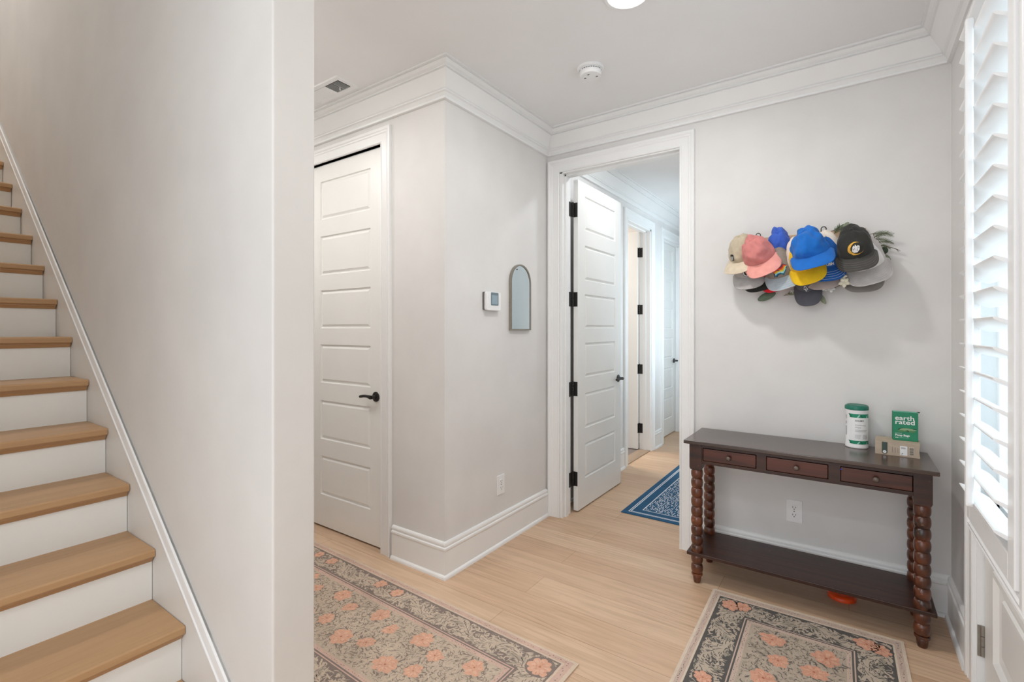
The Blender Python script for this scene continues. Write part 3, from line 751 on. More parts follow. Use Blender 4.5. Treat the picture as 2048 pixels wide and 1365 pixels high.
# front face slightly recessed towards its right end like a tucked flap
m.add([(-hx, -hy, 0), (hx, -hy, 0), (hx - 0.004, -hy + 0.002, hz / 2), (hx, -hy, hz), (-hx, -hy, hz), (-hx, hy, 0), (hx, hy, 0), (hx, hy, hz), (-hx, hy, hz), (hx - 0.006, 0, hz / 2)],
      [(0, 1, 2, 3, 4), (0, 4, 8, 5), (5, 8, 7, 6), (4, 3, 7, 8), (0, 5, 6, 1), (1, 6, 9), (6, 7, 9), (7, 3, 9), (3, 2, 9), (2, 1, 9)])
m.build('carton', CARD, cb)
lb = MB(); Ff = lambda y: (lambda a, b_: (a, y, b_))
f1 = Ff(-hy - 0.0004); f2 = Ff(-hy - 0.0007)
P_ = lambda a0, a1, b0, b1, mi, fn=f1: lb.add([fn(a0, b0), fn(a1, b0), fn(a1, b1), fn(a0, b1)], [(0, 1, 2, 3)], mi)
P_(-0.056, -0.035, 0.012, 0.058, 0); lb.add([f1(-0.0455 + 0.0105 * math.cos(PI + PI * i / 12), 0.012 + 0.009 * math.sin(PI + PI * i / 12)) for i in range(13)], [tuple(range(13))], 0)
lb.add([f2(-0.0455 + 0.0068 * math.cos(2 * PI * i / 20), 0.013 + 0.0068 * math.sin(2 * PI * i / 20)) for i in range(20)], [tuple(range(20))], 1)
lb.add([f2(-0.0455 + 0.0022 * math.cos(2 * PI * i / 12), 0.013 + 0.0022 * math.sin(2 * PI * i / 12) - 0) for i in range(12)], [tuple(range(12))], 0)
for i, a in enumerate((-0.018, -0.008, 0.002)): P_(a, a + 0.0016, 0.014, 0.040 - 0.002 * i, 2)
P_(0.010, 0.036, 0.006, 0.048, 1)
for z in (0.040, 0.036): P_(0.014, 0.030, z, z + 0.002, 2, f2)
lb.add([f2(0.015, 0.010), f2(0.017, 0.010), f2(0.022, 0.016), f2(0.019, 0.016)], [(0, 1, 2, 3)], 3)
P_(0.042, 0.060, 0.010, 0.048, 4)
for i in range(9): P_(0.044, 0.058, 0.012 + i * 0.0038, 0.012 + i * 0.0038 + (0.0018 if i % 3 else 0.0026), 3, f2)
ft = lambda a, b_: (a, b_, hz + 0.0005)
for i in range(7): lb.add([ft(-0.045 + i * 0.014, -0.052), ft(-0.038 + i * 0.014, -0.052), ft(-0.038 + i * 0.014, -0.048), ft(-0.045 + i * 0.014, -0.048)], [(0, 1, 2, 3)], 4)
lb.build('print', [plain('print_darkgreen', (66, 78, 72), 0.7), plain('sticker_white', (232, 232, 230), 0.6), plain('print_grey', (120, 110, 100), 0.7), plain('print_black', (45, 43, 42), 0.7), plain('print_taupe', (196, 184, 168), 0.7)], cb, recalc=False)

gb = thing('bag_roll_box', 'green carton with white lettering standing on the cardboard box', 'box', (0.214, 2.905, TZ + hz), math.radians(3))
GG = plain('carton_green', (36, 126, 92), 0.55, var=0.03)
gw, gd, gh = 0.046, 0.019, 0.132
m = MB().box(-gw, gw, -gd, gd, 0, gh)
m.build('carton', GG, gb, bevel=0.0015)
MB().add([(-gw, -gd + 0.001, gh + 0.0004), (gw, -gd + 0.001, gh + 0.0004), (gw, gd, gh + 0.001), (-gw, gd, gh + 0.001), (-gw, -gd + 0.002, gh + 0.005), (gw, -gd + 0.002, gh + 0.002)], [(0, 1, 5, 4), (4, 5, 2, 3)]).build('flap', plain('flap_green', (98, 160, 138), 0.6), gb)
MB().box(gw - 0.002, gw + 0.009, 0.004, 0.010, gh - 0.002, gh + 0.003).build('tuck_tab', M['blackmatte'], gb)
lb = MB(); f1 = Ff(-gd - 0.0006); f2 = Ff(-gd - 0.0009)
text_on(lb, 'earth', 0.0300, f1, 0, 0.0005, -0.039, 0.0955, 1.12); text_on(lb, 'rated', 0.0300, f1, 0, 0.0005, -0.039, 0.0765, 1.15)
# leaves picture
for (x, z, L, w, an, mi) in ((-0.028, 0.050, 0.055, 0.016, 0.05, 1), (-0.022, 0.051, 0.050, 0.010, 0.12, 2), (0.004, 0.048, 0.038, 0.014, 0.25, 1), (0.010, 0.050, 0.030, 0.008, 0.1, 2), (-0.030, 0.046, 0.040, 0.008, -0.05, 3), (0.012, 0.046, 0.026, 0.008, -0.1, 3)):
    pts = []
    for i in range(17):
        tt_ = i / 16; a_ = 2 * PI * tt_
        px_, pz_ = L / 2 + L / 2 * math.cos(a_), w / 2 * math.sin(a_) * (1 - 0.5 * math.cos(a_))
        pts.append((x + px_ * math.cos(an) - pz_ * math.sin(an), z + px_ * math.sin(an) + pz_ * math.cos(an)))
    lb.add([(a, -gd - 0.0006 - 0.00025 * mi, b_) for a, b_ in pts], [tuple(range(16))], mi)
text_on(lb, 'unscented', 0.0060, f1, 0, 0.0, -0.038, 0.0325); text_on(lb, 'Poop Bags', 0.0125, f1, 0, 0.0004, -0.038, 0.0210, 1.02)
P_ = lambda a0, a1, b0, b1, mi, fn=f1: lb.add([fn(a0, b0), fn(a1, b0), fn(a1, b1), fn(a0, b1)], [(0, 1, 2, 3)], mi)
P_(-0.038, -0.026, 0.0125, 0.0150, 0); P_(-0.024, 0.012, 0.0130, 0.0145, 4)
lb.build('print', [plain('lettering_white', (236, 238, 234), 0.6, var=0.01), plain('leaf_dark', (30, 78, 56), 0.6), plain('leaf_pale', (136, 160, 124), 0.6), plain('leaf_mid', (80, 130, 84), 0.6), plain('ink_mint', (120, 180, 155), 0.6)], gb, recalc=False)

# orange disc under the table
ds = MB(); ds.lathe(0, 0, [(0.001, 0.026), (0.046, 0.024), (0.056, 0.018), (0.060, 0.010), (0.060, 0.0), (0.057, 0.0), (0.056, 0.009), (0.050, 0.015), (0.001, 0.020)], 48)
dso = ds.build('flying_disc', plain('orange_plastic', (236, 74, 22), 0.35), auto=0.6); dso.location = (-0.030, 2.922, 0.0)
tag(dso, 'orange plastic disc toy on the floor under the console table', 'toy')

# ------------------------------------------------------------------ rugs
def rug_mat(name, rgb, var=0.10, pile=900.0, fade=0.10):
    m, nt, b = base_mat(name, 0.95)
    v = coords(nt); c = srgb(*rgb)
    n = mix(nt, noise(nt, v, 7.0, 4), noise(nt, v, pile, 2), 0.5)
    lo = tuple(x * (1 - var) for x in c[:3]) + (1,); hi = tuple(min(0.95, x * (1 + var)) for x in c[:3]) + (1,)
    cc = ramp(nt, n, [(0.38, lo), (0.62, hi)])
    rb = ramp(nt, noise(nt, coords(nt, (30, 260, 1)), 1.0, 2), [(0.35, (1 - fade, 1 - fade, 1 - fade, 1)), (0.65, (1, 1, 1, 1))])
    nt.links.new(mix(nt, cc, rb, 1.0, 'MULTIPLY'), b.inputs['Base Color'])
    bump(nt, b, noise(nt, v, 500.0, 2), 0.25, 0.003)
    return m
def leaf_poly(x, y, ang, L, w, curve=0.0, n=7):
    top, bot = [], []
    for i in range(n + 1):
        t = i / n; wx = w / 2 * math.sin(PI * t) ** 0.75
        a = ang + curve * (t - 0.0); cx = x + L * t * math.cos(ang + curve * t * 0.5); cy = y + L * t * math.sin(ang + curve * t * 0.5)
        nx, ny = -math.sin(a), math.cos(a)
        top.append((cx + nx * wx, cy + ny * wx)); bot.append((cx - nx * wx, cy - ny * wx))
    return top + bot[::-1][1:-1]
def clip_ok(p, lo, hi): return all(lo[0] <= a <= hi[0] and lo[1] <= b <= hi[1] for a, b in p)
class RugB(MB):
    def poly(s, p, z, mi): s.add([(a, b, z) for a, b in p], [tuple(range(len(p)))], mi)
    def ring(s, i0, j0, i1, j1, L, Wd, z, mi):
        A = [(i0, j0), (L - i0, j0), (L - i0, Wd - j0), (i0, Wd - j0)]; B = [(i1, j1), (L - i1, j1), (L - i1, Wd - j1), (i1, Wd - j1)]
        for k in range(4):
            s.add([(A[k][0], A[k][1], z), (A[(k + 1) % 4][0], A[(k + 1) % 4][1], z), (B[(k + 1) % 4][0], B[(k + 1) % 4][1], z), (B[k][0], B[k][1], z)], [(0, 1, 2, 3)], mi)
def flower(m, x, y, r, z, rnd, petal=5, line=6, centre=7, pale=10):
    # ragged open bloom: irregular scalloped outline, two shades of petals, fine veins
    a0 = rnd.uniform(0, 6); el = rnd.uniform(0.82, 1.0); ax = rnd.uniform(0, 3.1); nl = rnd.choice((6, 7, 8))
    def pt(a, q):
        px_, py_ = q * math.cos(a), q * math.sin(a) * el
        return (x + px_ * math.cos(ax) - py_ * math.sin(ax), y + px_ * math.sin(ax) + py_ * math.cos(ax))
    ph = [rnd.uniform(0.86, 1.12) for _ in range(nl)]
    out = []
    for k in range(nl * 6):
        a = 2 * PI * k / (nl * 6); lobe = abs(math.sin(a * nl / 2)); q = r * ph[(k // 6) % nl] * (0.80 + 0.24 * lobe ** 0.6) * (1 + rnd.uniform(-0.035, 0.035))
        out.append(pt(a, q))
    m.add([(a, b, z) for a, b in out] + [(x, y, z)], [(k, (k + 1) % len(out), len(out)) for k in range(len(out))], petal)
    for k in range(nl):
        a = 2 * PI * (k + 0.5) / nl + rnd.uniform(-0.15, 0.15); c_ = pt(a, r * 0.30)
        m.poly(leaf_poly(c_[0], c_[1], a + ax, r * rnd.uniform(0.36, 0.6), r * rnd.uniform(0.2, 0.34), rnd.uniform(-0.5, 0.5)), z + 0.00012, pale)
    for k in range(22):
        a = rnd.uniform(0, 2 * PI); c_ = pt(a, r * rnd.uniform(0.1, 0.62))
        m.poly(leaf_poly(c_[0], c_[1], a + ax + rnd.uniform(-0.5, 0.5), r * rnd.uniform(0.14, 0.34), r * 0.045, rnd.uniform(-1, 1)), z + 0.00024, line)
    m.poly([pt(2 * PI * k / 8, r * 0.11) for k in range(8)], z + 0.0003, centre)
def floral_rug(name, L, Wd, flowers, band, mats, seed):
    rnd = random.Random(seed); m = RugB(); Z = 0.006; e = 0.0003
    m.box(0, L, 0, Wd, 0, Z, 0)
    i0, j0, i1, j1 = 0.056, 0.042, 0.205, 0.188
    m.ring(0.016, 0.012, 0.046, 0.034, L, Wd, Z + e, 1)
    m.ring(i0, j0, i1, j1, L, Wd, Z + e, 2)
    m.ring(i1 - 0.014, j1 - 0.014, i1 - 0.009, j1 - 0.009, L, Wd, Z + 1.5 * e, 1)
    m.ring(i1 - 0.002, j1 - 0.002, i1 + 0.016, j1 + 0.016, L, Wd, Z + 2 * e, 1)
    m.poly([(i1 + 0.016, j1 + 0.016), (L - i1 - 0.016, j1 + 0.016), (L - i1 - 0.016, Wd - j1 - 0.016), (i1 + 0.016, Wd - j1 - 0.016)], Z + e, 3)
    # dashes in the narrow stripes
    for off_i, off_j, ln in ((0.031, 0.023, 0.008), (i1 + 0.007, j1 + 0.007, 0.007)):
        x = off_i
        while x < L - off_i:
            for y in (off_j, Wd - off_j):
                if rnd.random() < 0.75: m.poly(leaf_poly(x, y + rnd.uniform(-0.004, 0.004), rnd.uniform(-0.7, 0.7), ln, 0.0035), Z + 3 * e, 8 if rnd.random() < 0.5 else 9)
            x += 0.012
        y = off_j
        while y < Wd - off_j:
            for x in (off_i, L - off_i):
                if rnd.random() < 0.75: m.poly(leaf_poly(x + rnd.uniform(-0.006, 0.006), y, 1.5 + rnd.uniform(-0.7, 0.7), ln, 0.0035), Z + 3 * e, 8 if rnd.random() < 0.5 else 9)
            y += 0.012
    # band: a wandering stem with acanthus leaves on both sides
    def seg(x0, y0, x1, y1, wd, hw):
        D = math.hypot(x1 - x0, y1 - y0); a = math.atan2(y1 - y0, x1 - x0); s = 0.0; side = 1; k = 0
        px, py = math.cos(a), math.sin(a); nx, ny = -py, px
        def P(s_, o): return (x0 + px * s_ + nx * o, y0 + py * s_ + ny * o)
        last = None
        while s < D:
            o = wd * 0.30 * math.sin(s * 2 * PI / 0.30)
            c = P(s, o); slope = wd * 0.30 * 2 * PI / 0.30 * math.cos(s * 2 * PI / 0.30)
            d = a + math.atan(slope)
            if last:
                dx, dy = c[0] - last[0], c[1] - last[1]; l_ = math.hypot(dx, dy) or 1; ox, oy = -dy / l_ * 0.0022, dx / l_ * 0.0022
                m.poly([(last[0] + ox, last[1] + oy), (c[0] + ox, c[1] + oy), (c[0] - ox, c[1] - oy), (last[0] - ox, last[1] - oy)], Z + 2 * e, 4)
            last = c
            if True:
                for sd in (1, -1):
                    Lf = rnd.uniform(0.045, 0.085); wf = rnd.uniform(0.015, 0.026)
                    lp = leaf_poly(c[0], c[1], d + sd * rnd.uniform(0.35, 0.8), Lf, wf, sd * rnd.uniform(-1.3, 0.9))
                    oo = [(-(q[0] - x0) * py + (q[1] - y0) * px) for q in lp]
                    if max(abs(q) for q in oo) < hw and all(i0 < w_[0] < L - i0 and j0 < w_[1] < Wd - j0 for w_ in lp):
                        m.poly(lp, Z + (2.2 + rnd.random()) * e, 4 if rnd.random() < 0.8 else 11)
                        # veins
                        for q in (0.3, 0.55):
                            cx, cy = lp[0][0] * (1 - q) + lp[7][0] * q, lp[0][1] * (1 - q) + lp[7][1] * q
                            m.poly(leaf_poly(cx, cy, d + sd * 0.6 + rnd.uniform(-0.6, 0.6), Lf * 0.34, 0.0034, 0.6), Z + 3.5 * e, 2)
            k += 1; s += 0.0135
        # loose curls in the gaps
        for _ in range(int(D * hw * 2 / 0.00011)):
            q = P(rnd.uniform(0, D), rnd.uniform(-hw, hw)); lp = leaf_poly(q[0], q[1], rnd.uniform(0, 6.28), rnd.uniform(0.014, 0.040), rnd.uniform(0.003, 0.010), rnd.uniform(-2.6, 2.6))
            if max(abs(-(w_[0] - x0) * py + (w_[1] - y0) * px) for w_ in lp) < hw and all(i0 < w_[0] < L - i0 and j0 < w_[1] < Wd - j0 for w_ in lp):
                m.poly(lp, Z + (1.4 + rnd.random()) * e, rnd.choice((4, 4, 4, 11, 2)))
    bj = (j0 + j1) / 2 - 0.006; bi = (i0 + i1) / 2 - 0.006; hj = (j1 - j0) / 2 - 0.012; hi_ = (i1 - i0) / 2 - 0.012
    seg(i0, bj, L - i0, bj, 0.146, hj); seg(i0, Wd - bj, L - i0, Wd - bj, 0.146, hj)
    seg(bi, j0, bi, Wd - j0, 0.149, hi_); seg(L - bi, j0, L - bi, Wd - j0, 0.149, hi_)
    # field: swirls of small leaves around the blooms
    fx0, fx1, fy0, fy1 = i1 + 0.018, L - i1 - 0.018, j1 + 0.018, Wd - j1 - 0.018
    pts = [(x, y) for x, y, r in flowers]
    cells = []
    gx = fx0
    while gx < fx1:
        gy = fy0
        while gy < fy1:
            cells.append((gx + rnd.uniform(-0.006, 0.006), gy + rnd.uniform(-0.006, 0.006))); gy += 0.0100
        gx += 0.0100
    for x, y in cells:
        d, (qx, qy) = min((math.hypot(x - a, y - b_), (a, b_)) for a, b_ in pts)
        an = math.atan2(y - qy, x - qx) + PI / 2 + 0.9 * math.sin(x * 31 + y * 17) + rnd.uniform(-0.5, 0.5)
        kind = rnd.random()
        if kind < 0.46: mi, L_, w_ = 8, rnd.uniform(0.014, 0.030), rnd.uniform(0.0022, 0.0046)
        elif kind < 0.62: mi, L_, w_ = 9, rnd.uniform(0.010, 0.02), rnd.uniform(0.003, 0.006)
        else: mi, L_, w_ = 4, rnd.uniform(0.014, 0.028), rnd.uniform(0.004, 0.009)
        lp = leaf_poly(x, y, an, L_, w_, rnd.uniform(-2.6, 2.6))
        if all(fx0 < q[0] < fx1 and fy0 < q[1] < fy1 for q in lp): m.poly(lp, Z + (1.3 + rnd.random() * 1.2) * e, mi)
    # long pale stems between the blooms
    for k in range(int((fx1 - fx0) / 0.29) + 1):
        for (cx, cy, r_, s0, s1) in ((fx0 + 0.12 + 0.29 * k, (fy0 + fy1) / 2, 0.085, 0, 3.6), (fx0 + 0.26 + 0.29 * k, (fy0 + fy1) / 2, 0.07, 3.2, 6.6)):
            prev = None
            for q in range(15):
                a = s0 + (s1 - s0) * q / 14; c = (cx + r_ * math.cos(a) * (0.5 + q / 28), cy + r_ * math.sin(a))
                if prev and fx0 < c[0] < fx1:
                    dx, dy = c[0] - prev[0], c[1] - prev[1]; l_ = math.hypot(dx, dy) or 1; ox, oy = -dy / l_ * 0.0025, dx / l_ * 0.0025
                    m.poly([(prev[0] + ox, prev[1] + oy), (c[0] + ox, c[1] + oy), (c[0] - ox, c[1] - oy), (prev[0] - ox, prev[1] - oy)], Z + 2.6 * e, 4)
                prev = c
    for x, y, r in flowers:
        for k in range(12):
            a = 2 * PI * k / 12 + 0.3
            if rnd.random() < 0.72: m.poly(leaf_poly(x + r * 0.9 * math.cos(a), y + r * 0.9 * math.sin(a), a + rnd.uniform(0.2, 1.6), r * rnd.uniform(0.4, 0.75), r * 0.15, rnd.uniform(-1.4, 1.4)), Z + 2.7 * e, 8)
        flower(m, x, y, r, Z + 3 * e, rnd)
    for x, y, r in band:
        m.poly([(x + r * 1.10 * math.cos(2 * PI * k / 12), y + r * 1.10 * math.sin(2 * PI * k / 12)) for k in range(12)], Z + 3.7 * e, 2)
        flower(m, x, y, r, Z + 4 * e, rnd)
    o = m.build(name, mats, recalc=False)
    return o
def rug_mats(tagn, c): return [rug_mat('%s_%d' % (tagn, i), rgb) for i, rgb in enumerate(c)]
# 0 edge 1 pink stripe 2 band ground 3 field ground 4 pale leaf 5 bloom 6 bloom line 7 bloom centre 8 dark curl 9 sage 10 - 11 grey leaf
c1_ = [(202, 182, 162), (196, 165, 150), (128, 114, 106), (184, 166, 147), (190, 172, 153), (205, 158, 133), (193, 138, 111), (180, 124, 98), (134, 119, 107), (158, 148, 131), (210, 169, 145), (168, 154, 137)]
c2_ = [(204, 188, 170), (190, 168, 154), (86, 82, 79), (172, 157, 141), (178, 164, 148), (202, 150, 126), (188, 124, 99), (172, 104, 80), (104, 97, 89), (146, 139, 123), (208, 162, 138), (154, 145, 130)]
L1 = 2.55
# flowers (along, across, radius) measured from the corner nearest the console table
fl1 = [(0.32, 0.265, .046), (0.61, 0.268, .048), (0.495, 0.308, .038), (0.90, 0.262, .046), (0.78, 0.305, .036), (1.19, 0.262, .045), (1.07, 0.305, .036),
       (1.48, 0.262, .046), (1.36, 0.305, .036), (1.77, 0.262, .046), (1.65, 0.305, .036), (2.06, 0.262, .046), (1.94, 0.305, .036),
       (0.50, 0.420, .038), (0.617, 0.462, .052), (0.79, 0.422, .040), (0.91, 0.462, .052), (1.08, 0.422, .040), (1.20, 0.462, .052), (1.37, 0.422, .040), (1.49, 0.462, .052), (1.66, .422, .04), (1.78, .462, .05), (0.33, 0.455, .046), (1.95, .422, .04), (2.07, .462, .05)]
bd1 = [(0.115, 0.108, .056), (0.985, 0.088, .037), (1.12, 0.082, .034), (0.105, 0.66, .05), (1.55, .09, .037), (1.68, .085, .034)]
def place_rug(o, corner, ux, uy, label, cat='rug'):
    # ux, uy: world directions of the length and the width
    M4 = Matrix(((ux[0], uy[0], 0, corner[0]), (ux[1], uy[1], 0, corner[1]), (0, 0, 1, 0.0005), (0, 0, 0, 1)))
    return M4
def flipped(m_mats): return m_mats
ang1 = math.atan2(0.054, -1.858)
# the rug mesh is built with length along x and width along y; rotate half a turn onto the corner
r1 = floral_rug('runner_rug', L1, 0.76, fl1, bd1, rug_mats('runner', c1_), 11)
r1.location = (-0.881, 1.732, 0.0005); r1.rotation_euler = (0, 0, ang1)
tag(r1, 'long faded floral runner rug with peach blooms in the hallway behind the stair wall', 'rug')
fl2 = [(0.30, 0.296, .050), (0.435, 0.330, .042), (0.312, 0.490, .054), (0.43, 0.452, .045), (0.575, 0.292, .052), (0.70, 0.34, .042), (0.58, 0.48, .052), (0.71, 0.45, .04), (.86, .29, .05), (.87, .47, .05), (.99, .33, .042), (.99, .45, .042)]
bd2 = [(0.120, 0.104, .046), (0.103, 0.152, .038), (0.112, 0.630, .044), (0.122, 0.676, .042), (0.7, 0.10, .036), (.8, .66, .034)]
r2 = floral_rug('door_rug', 1.22, 0.762, fl2, bd2, rug_mats('doorrug', c2_), 5)
r2.location = (-0.571, 2.632, 0.0005); r2.rotation_euler = (0, 0, math.radians(-90 + 1.0))
tag(r2, 'small floral rug with dark grey border in front of the console table', 'rug')

# blue hall rug
HL, HW = 1.85, 0.58
rnd = random.Random(3); m = RugB(); m.box(0, HL, 0, HW, 0, 0.005, 0)
for i0, i1 in ((0.040, 0.047), (0.053, 0.060), (0.118, 0.126)): m.ring(i0, i0, i1, i1, HL, HW, 0.0053, 1)
y = 0.136
while y < HW - 0.136:
    x = 0.136 + rnd.uniform(0, 0.01)
    while x < HL - 0.14:
        if rnd.random() < 0.85: m.poly(leaf_poly(x, y + rnd.uniform(-0.003, 0.003), rnd.uniform(-0.8, 0.8), rnd.uniform(0.010, 0.020), rnd.uniform(0.007, 0.011), 0.3), 0.0053, 1)
        x += 0.021
    y += 0.0145
hr = m.build('hall_rug', [rug_mat('hall_rug_blue', (34, 82, 116)), rug_mat('hall_rug_white', (208, 214, 220), 0.05)], recalc=False)
hr.location = (-1.366 + HW, 3.352, 0.0005); hr.rotation_euler = (0, 0, math.radians(90))
tag(hr, 'navy blue rug with white double stripes and white flecks in the hall beyond the doorway', 'rug')

# ------------------------------------------------------------------ cap rack on the back wall
def hz(x, y, wy): return aty(1420 + x / 4.876, 430 + y / 4.876, wy)
rk = thing('cap_rack', 'tan wooden wall rack with black wire hooks holding the caps', 'hook rack', (-0.2, YB, 1.81))
MB().box(-0.238, 0.270, -0.019, -0.0005, -0.038, 0.034).build('board', M['tan'], rk, bevel=0.002)
for hx in (-0.413, -0.310, -0.214, -0.108, 0.003):
    x = hx + 0.2; m = MB(); pts = []
    for i in range(13):
        a = PI * i / 12; pts.append((x + 0.011 * math.cos(a), -0.030, 0.048 + 0.011 * math.sin(a)))
    pts = [(x + 0.011, -0.022, -0.005), (x + 0.011, -0.028, 0.02)] + pts + [(x - 0.011, -0.028, 0.02), (x - 0.011, -0.022, -0.005)]
    m.tube(pts, 0.0024, 8)
    m.tube([(x, -0.019, 0.005), (x, -0.030, -0.004), (x, -0.048, -0.006), (x, -0.060, 0.004), (x, -0.062, 0.018)], [0.0026, 0.0026, 0.0026, 0.003, 0.0034], 8)
    m.build('hook', M['black'], rk, smooth=True)

from mathutils import noise as mn
RXC, RYC, HCW = 0.080, 0.084, 0.106
def cap(label, Jp, wy, rho, cols, tau=38, twist=0, s=1.0, ws=1.0, wr=0.004, seed=0, front=None, emblem=None, stitch=None, squash=0.85, dent=0.0, brimL=0.070, group='baseball caps hanging on the wall rack', back_open=True, kz=2.4, pinch=0.36, shear=0.42):
    rho, tau, twist = math.radians(rho), math.radians(tau), math.radians(twist)
    f = Vector((math.sin(rho) * math.cos(tau), -math.sin(tau), -math.cos(rho) * math.cos(tau)))
    u = Vector((-math.sin(rho) * math.sin(tau), -math.cos(tau), math.cos(rho) * math.sin(tau)))
    u = Matrix.Rotation(twist, 3, f) @ u
    xx = f.cross(u)
    J = hz(Jp[0], Jp[1], wy)
    org = J - f * (RYC * s)
    R = Matrix(((xx.x, f.x, u.x), (xx.y, f.y, u.y), (xx.z, f.z, u.z))).to_4x4()
    root = thing('baseball_cap', label, 'cap', (0, 0, 0), 0, group)
    root.matrix_world = Matrix.Translation(org) @ R @ Matrix.Diagonal((s * ws, s, s, 1))
    N, K = 60, 12
    def P(th_, v, off=0.0):
        r = math.cos(v * PI / 2) ** 0.72 if v < 1 else 0.0
        h = math.sin(v * PI / 2) ** 0.95
        sm = min((abs(((th_ - PI / 6 * 0) / (PI / 3)) % 1.0), 1 - abs((th_ / (PI / 3)) % 1.0))) * PI / 3
        seam = 1 - 0.018 * math.exp(-(sm / 0.06) ** 2) * (1 - v * 0.6)
        x = RXC * r * math.sin(th_) * seam; y = RYC * r * math.cos(th_) * seam; z = HCW * squash * h
        cf = max(0.0, math.cos(th_))
        y += 0.014 * math.sin(PI * min(1, v * 1.1)) * cf
        z -= kz * x * x * (1 - v) * (1 if cf > 0 else 0.3)
        if dent:
            cb_ = max(0.0, -math.cos(th_)); z -= dent * HCW * math.sin(PI * v) * (0.3 + cb_) ; y += dent * 0.03 * cb_
        bk = min(1.0, max(0.0, (-y / RYC + 0.35) / 1.35)); x *= 1 - pinch * bk ** 1.1
        y -= shear * z; z += -dent * 0.02 * bk
        y -= 0.006 * pinch * math.sin(x * 95 + seed) * bk; z += wr * 1.3 * math.sin(x * 120 + seed * 2) * bk
        p = Vector((x, y, z))
        q = mn.noise(Vector((x * 22 + seed, y * 22, z * 22))) + 0.5 * mn.noise(Vector((x * 60 + seed, y * 40, z * 60)))
        nrm = Vector((x / RXC ** 2, y / RYC ** 2, (z + 0.01) / HCW ** 2)).normalized()
        edge = min(1.0, v * 5 + 0.15)
        rg_ = (1 - abs(mn.noise(Vector((x * 16 + seed * 3, y * 26, z * 20)))) * 1.6); rg_ = max(0.0, rg_) ** 5
        p += nrm * ((q * 1.4 - rg_ * 2.6 * min(1.0, bk + 0.25)) * wr * edge + off)
        return p
    m = MB(); vs = []
    for j in range(K):
        for i in range(N): vs.append(P(2 * PI * i / N, j / K * 0.985))
    vs.append(P(0, 1.0)); fs = []; ms = []
    for j in range(K - 1):
        for i in range(N):
            tm = (i + 0.5) / N * 2 * PI; db = abs(tm - PI)
            if back_open and db < 0.44 and (j + 0.5) / K < 0.34 * math.sqrt(max(0, 1 - (db / 0.44) ** 2)) + 0.02: continue
            fs.append((j * N + i, j * N + (i + 1) % N, (j + 1) * N + (i + 1) % N, (j + 1) * N + i))
            ms.append(1 if (front and (tm < PI / 3 or tm > 5 * PI / 3)) else 0)
    for i in range(N):
        tm = (i + 0.5) / N * 2 * PI
        fs.append(((K - 1) * N + i, (K - 1) * N + (i + 1) % N, K * N)); ms.append(1 if (front and (tm < PI / 3 or tm > 5 * PI / 3)) else 0)
    m.v = [tuple(v) for v in vs]; m.f = [list(f_) for f_ in fs]; m.m = ms
    cr = m.build('crown', [cols['crown'], front or cols['crown']], root, smooth=True)
    so = cr.modifiers.new('t', 'SOLIDIFY'); so.thickness = 0.0016; so.offset = -1
    sd_ = cr.modifiers.new('s', 'SUBSURF'); sd_.levels = 1; sd_.render_levels = 1
    # strap across the back opening
    if back_open:
        sm_ = MB(); A = []
        for i in range(9):
            th_ = PI - 0.50 + 1.0 * i / 8; a = P(th_, 0.0, -0.0005); b_ = P(th_, 0.055, -0.0005); A.append((a, b_))
        for i in range(8): sm_.add([A[i][0], A[i + 1][0], A[i + 1][1], A[i][1]], [(0, 1, 2, 3)])
        so = sm_.build('strap', cols.get('strap', cols['brim']), root); q = so.modifiers.new('t', 'SOLIDIFY'); q.thickness = 0.0015
    ap_ = P(0, 1.0); bt = MB()
    bt.lathe(ap_.x, ap_.y, [(0.0078, ap_.z - 0.002), (0.0078, ap_.z + 0.002), (0.005, ap_.z + 0.0045), (0.0005, ap_.z + 0.005)], 14)
    bt.build('button', cols.get('button', cols['crown']), root, smooth=True)
    # brim
    def B(s_, t_, up=0.0):
        th_ = s_ * math.radians(66); xi, yi = RXC * math.sin(th_) * 0.995, RYC * math.cos(th_) * 0.995
        ph_ = s_ * PI / 2; yb_ = RYC * math.cos(math.radians(66))
        xo = 0.086 * math.copysign(abs(math.sin(ph_)) ** 0.85, s_); yo = yb_ + (RYC + brimL - yb_) * max(0.0, math.cos(ph_)) ** 0.62
        x = xi + (xo - xi) * t_; y = yi + (yo - yi) * t_
        return Vector((x, y, -kz * x * x - 0.010 * t_ * t_ + up))
    NS, NT = 36, 8; vs = []
    for lay in (0, 1):
        for i in range(NS + 1):
            for j in range(NT + 1): vs.append(B(-1 + 2 * i / NS, j / NT, 0.0015 if lay == 0 else -0.0015))
    k = (NS + 1) * (NT + 1); bm_ = MB(); bm_.v = [tuple(v) for v in vs]
    for i in range(NS):
        for j in range(NT):
            a = i * (NT + 1) + j; bm_.f.append([a, a + NT + 1, a + NT + 2, a + 1]); bm_.m.append(0)
            bm_.f.append([k + a, k + a + 1, k + a + NT + 2, k + a + NT + 1]); bm_.m.append(1)
    for i in range(NS):
        a = i * (NT + 1) + NT; b_ = a + NT + 1; bm_.f.append([a, b_, k + b_, k + a]); bm_.m.append(2)
        a = i * (NT + 1); b_ = a + NT + 1; bm_.f.append([a, k + a, k + b_, b_]); bm_.m.append(2)
    br_ = bm_.build('brim', [cols['brim'], cols.get('under', cols['brim']), cols.get('edge', cols['brim'])], root, auto=0.9)
    if stitch:
        sm_ = MB(); n_, mt = stitch
        for q in range(n_):
            tt_ = 0.38 + 0.5 * q / max(1, n_ - 1)
            pts = []
            for i in range(33):
                s_ = -0.97 + 1.94 * i / 32; b_ = B(s_, tt_ * (1 - 0.12 * abs(s_) ** 4), 0.0017); pts.append(b_)
            sm_.tube(pts, 0.00055, 4)
        sm_.build('stitching', mt, br_)
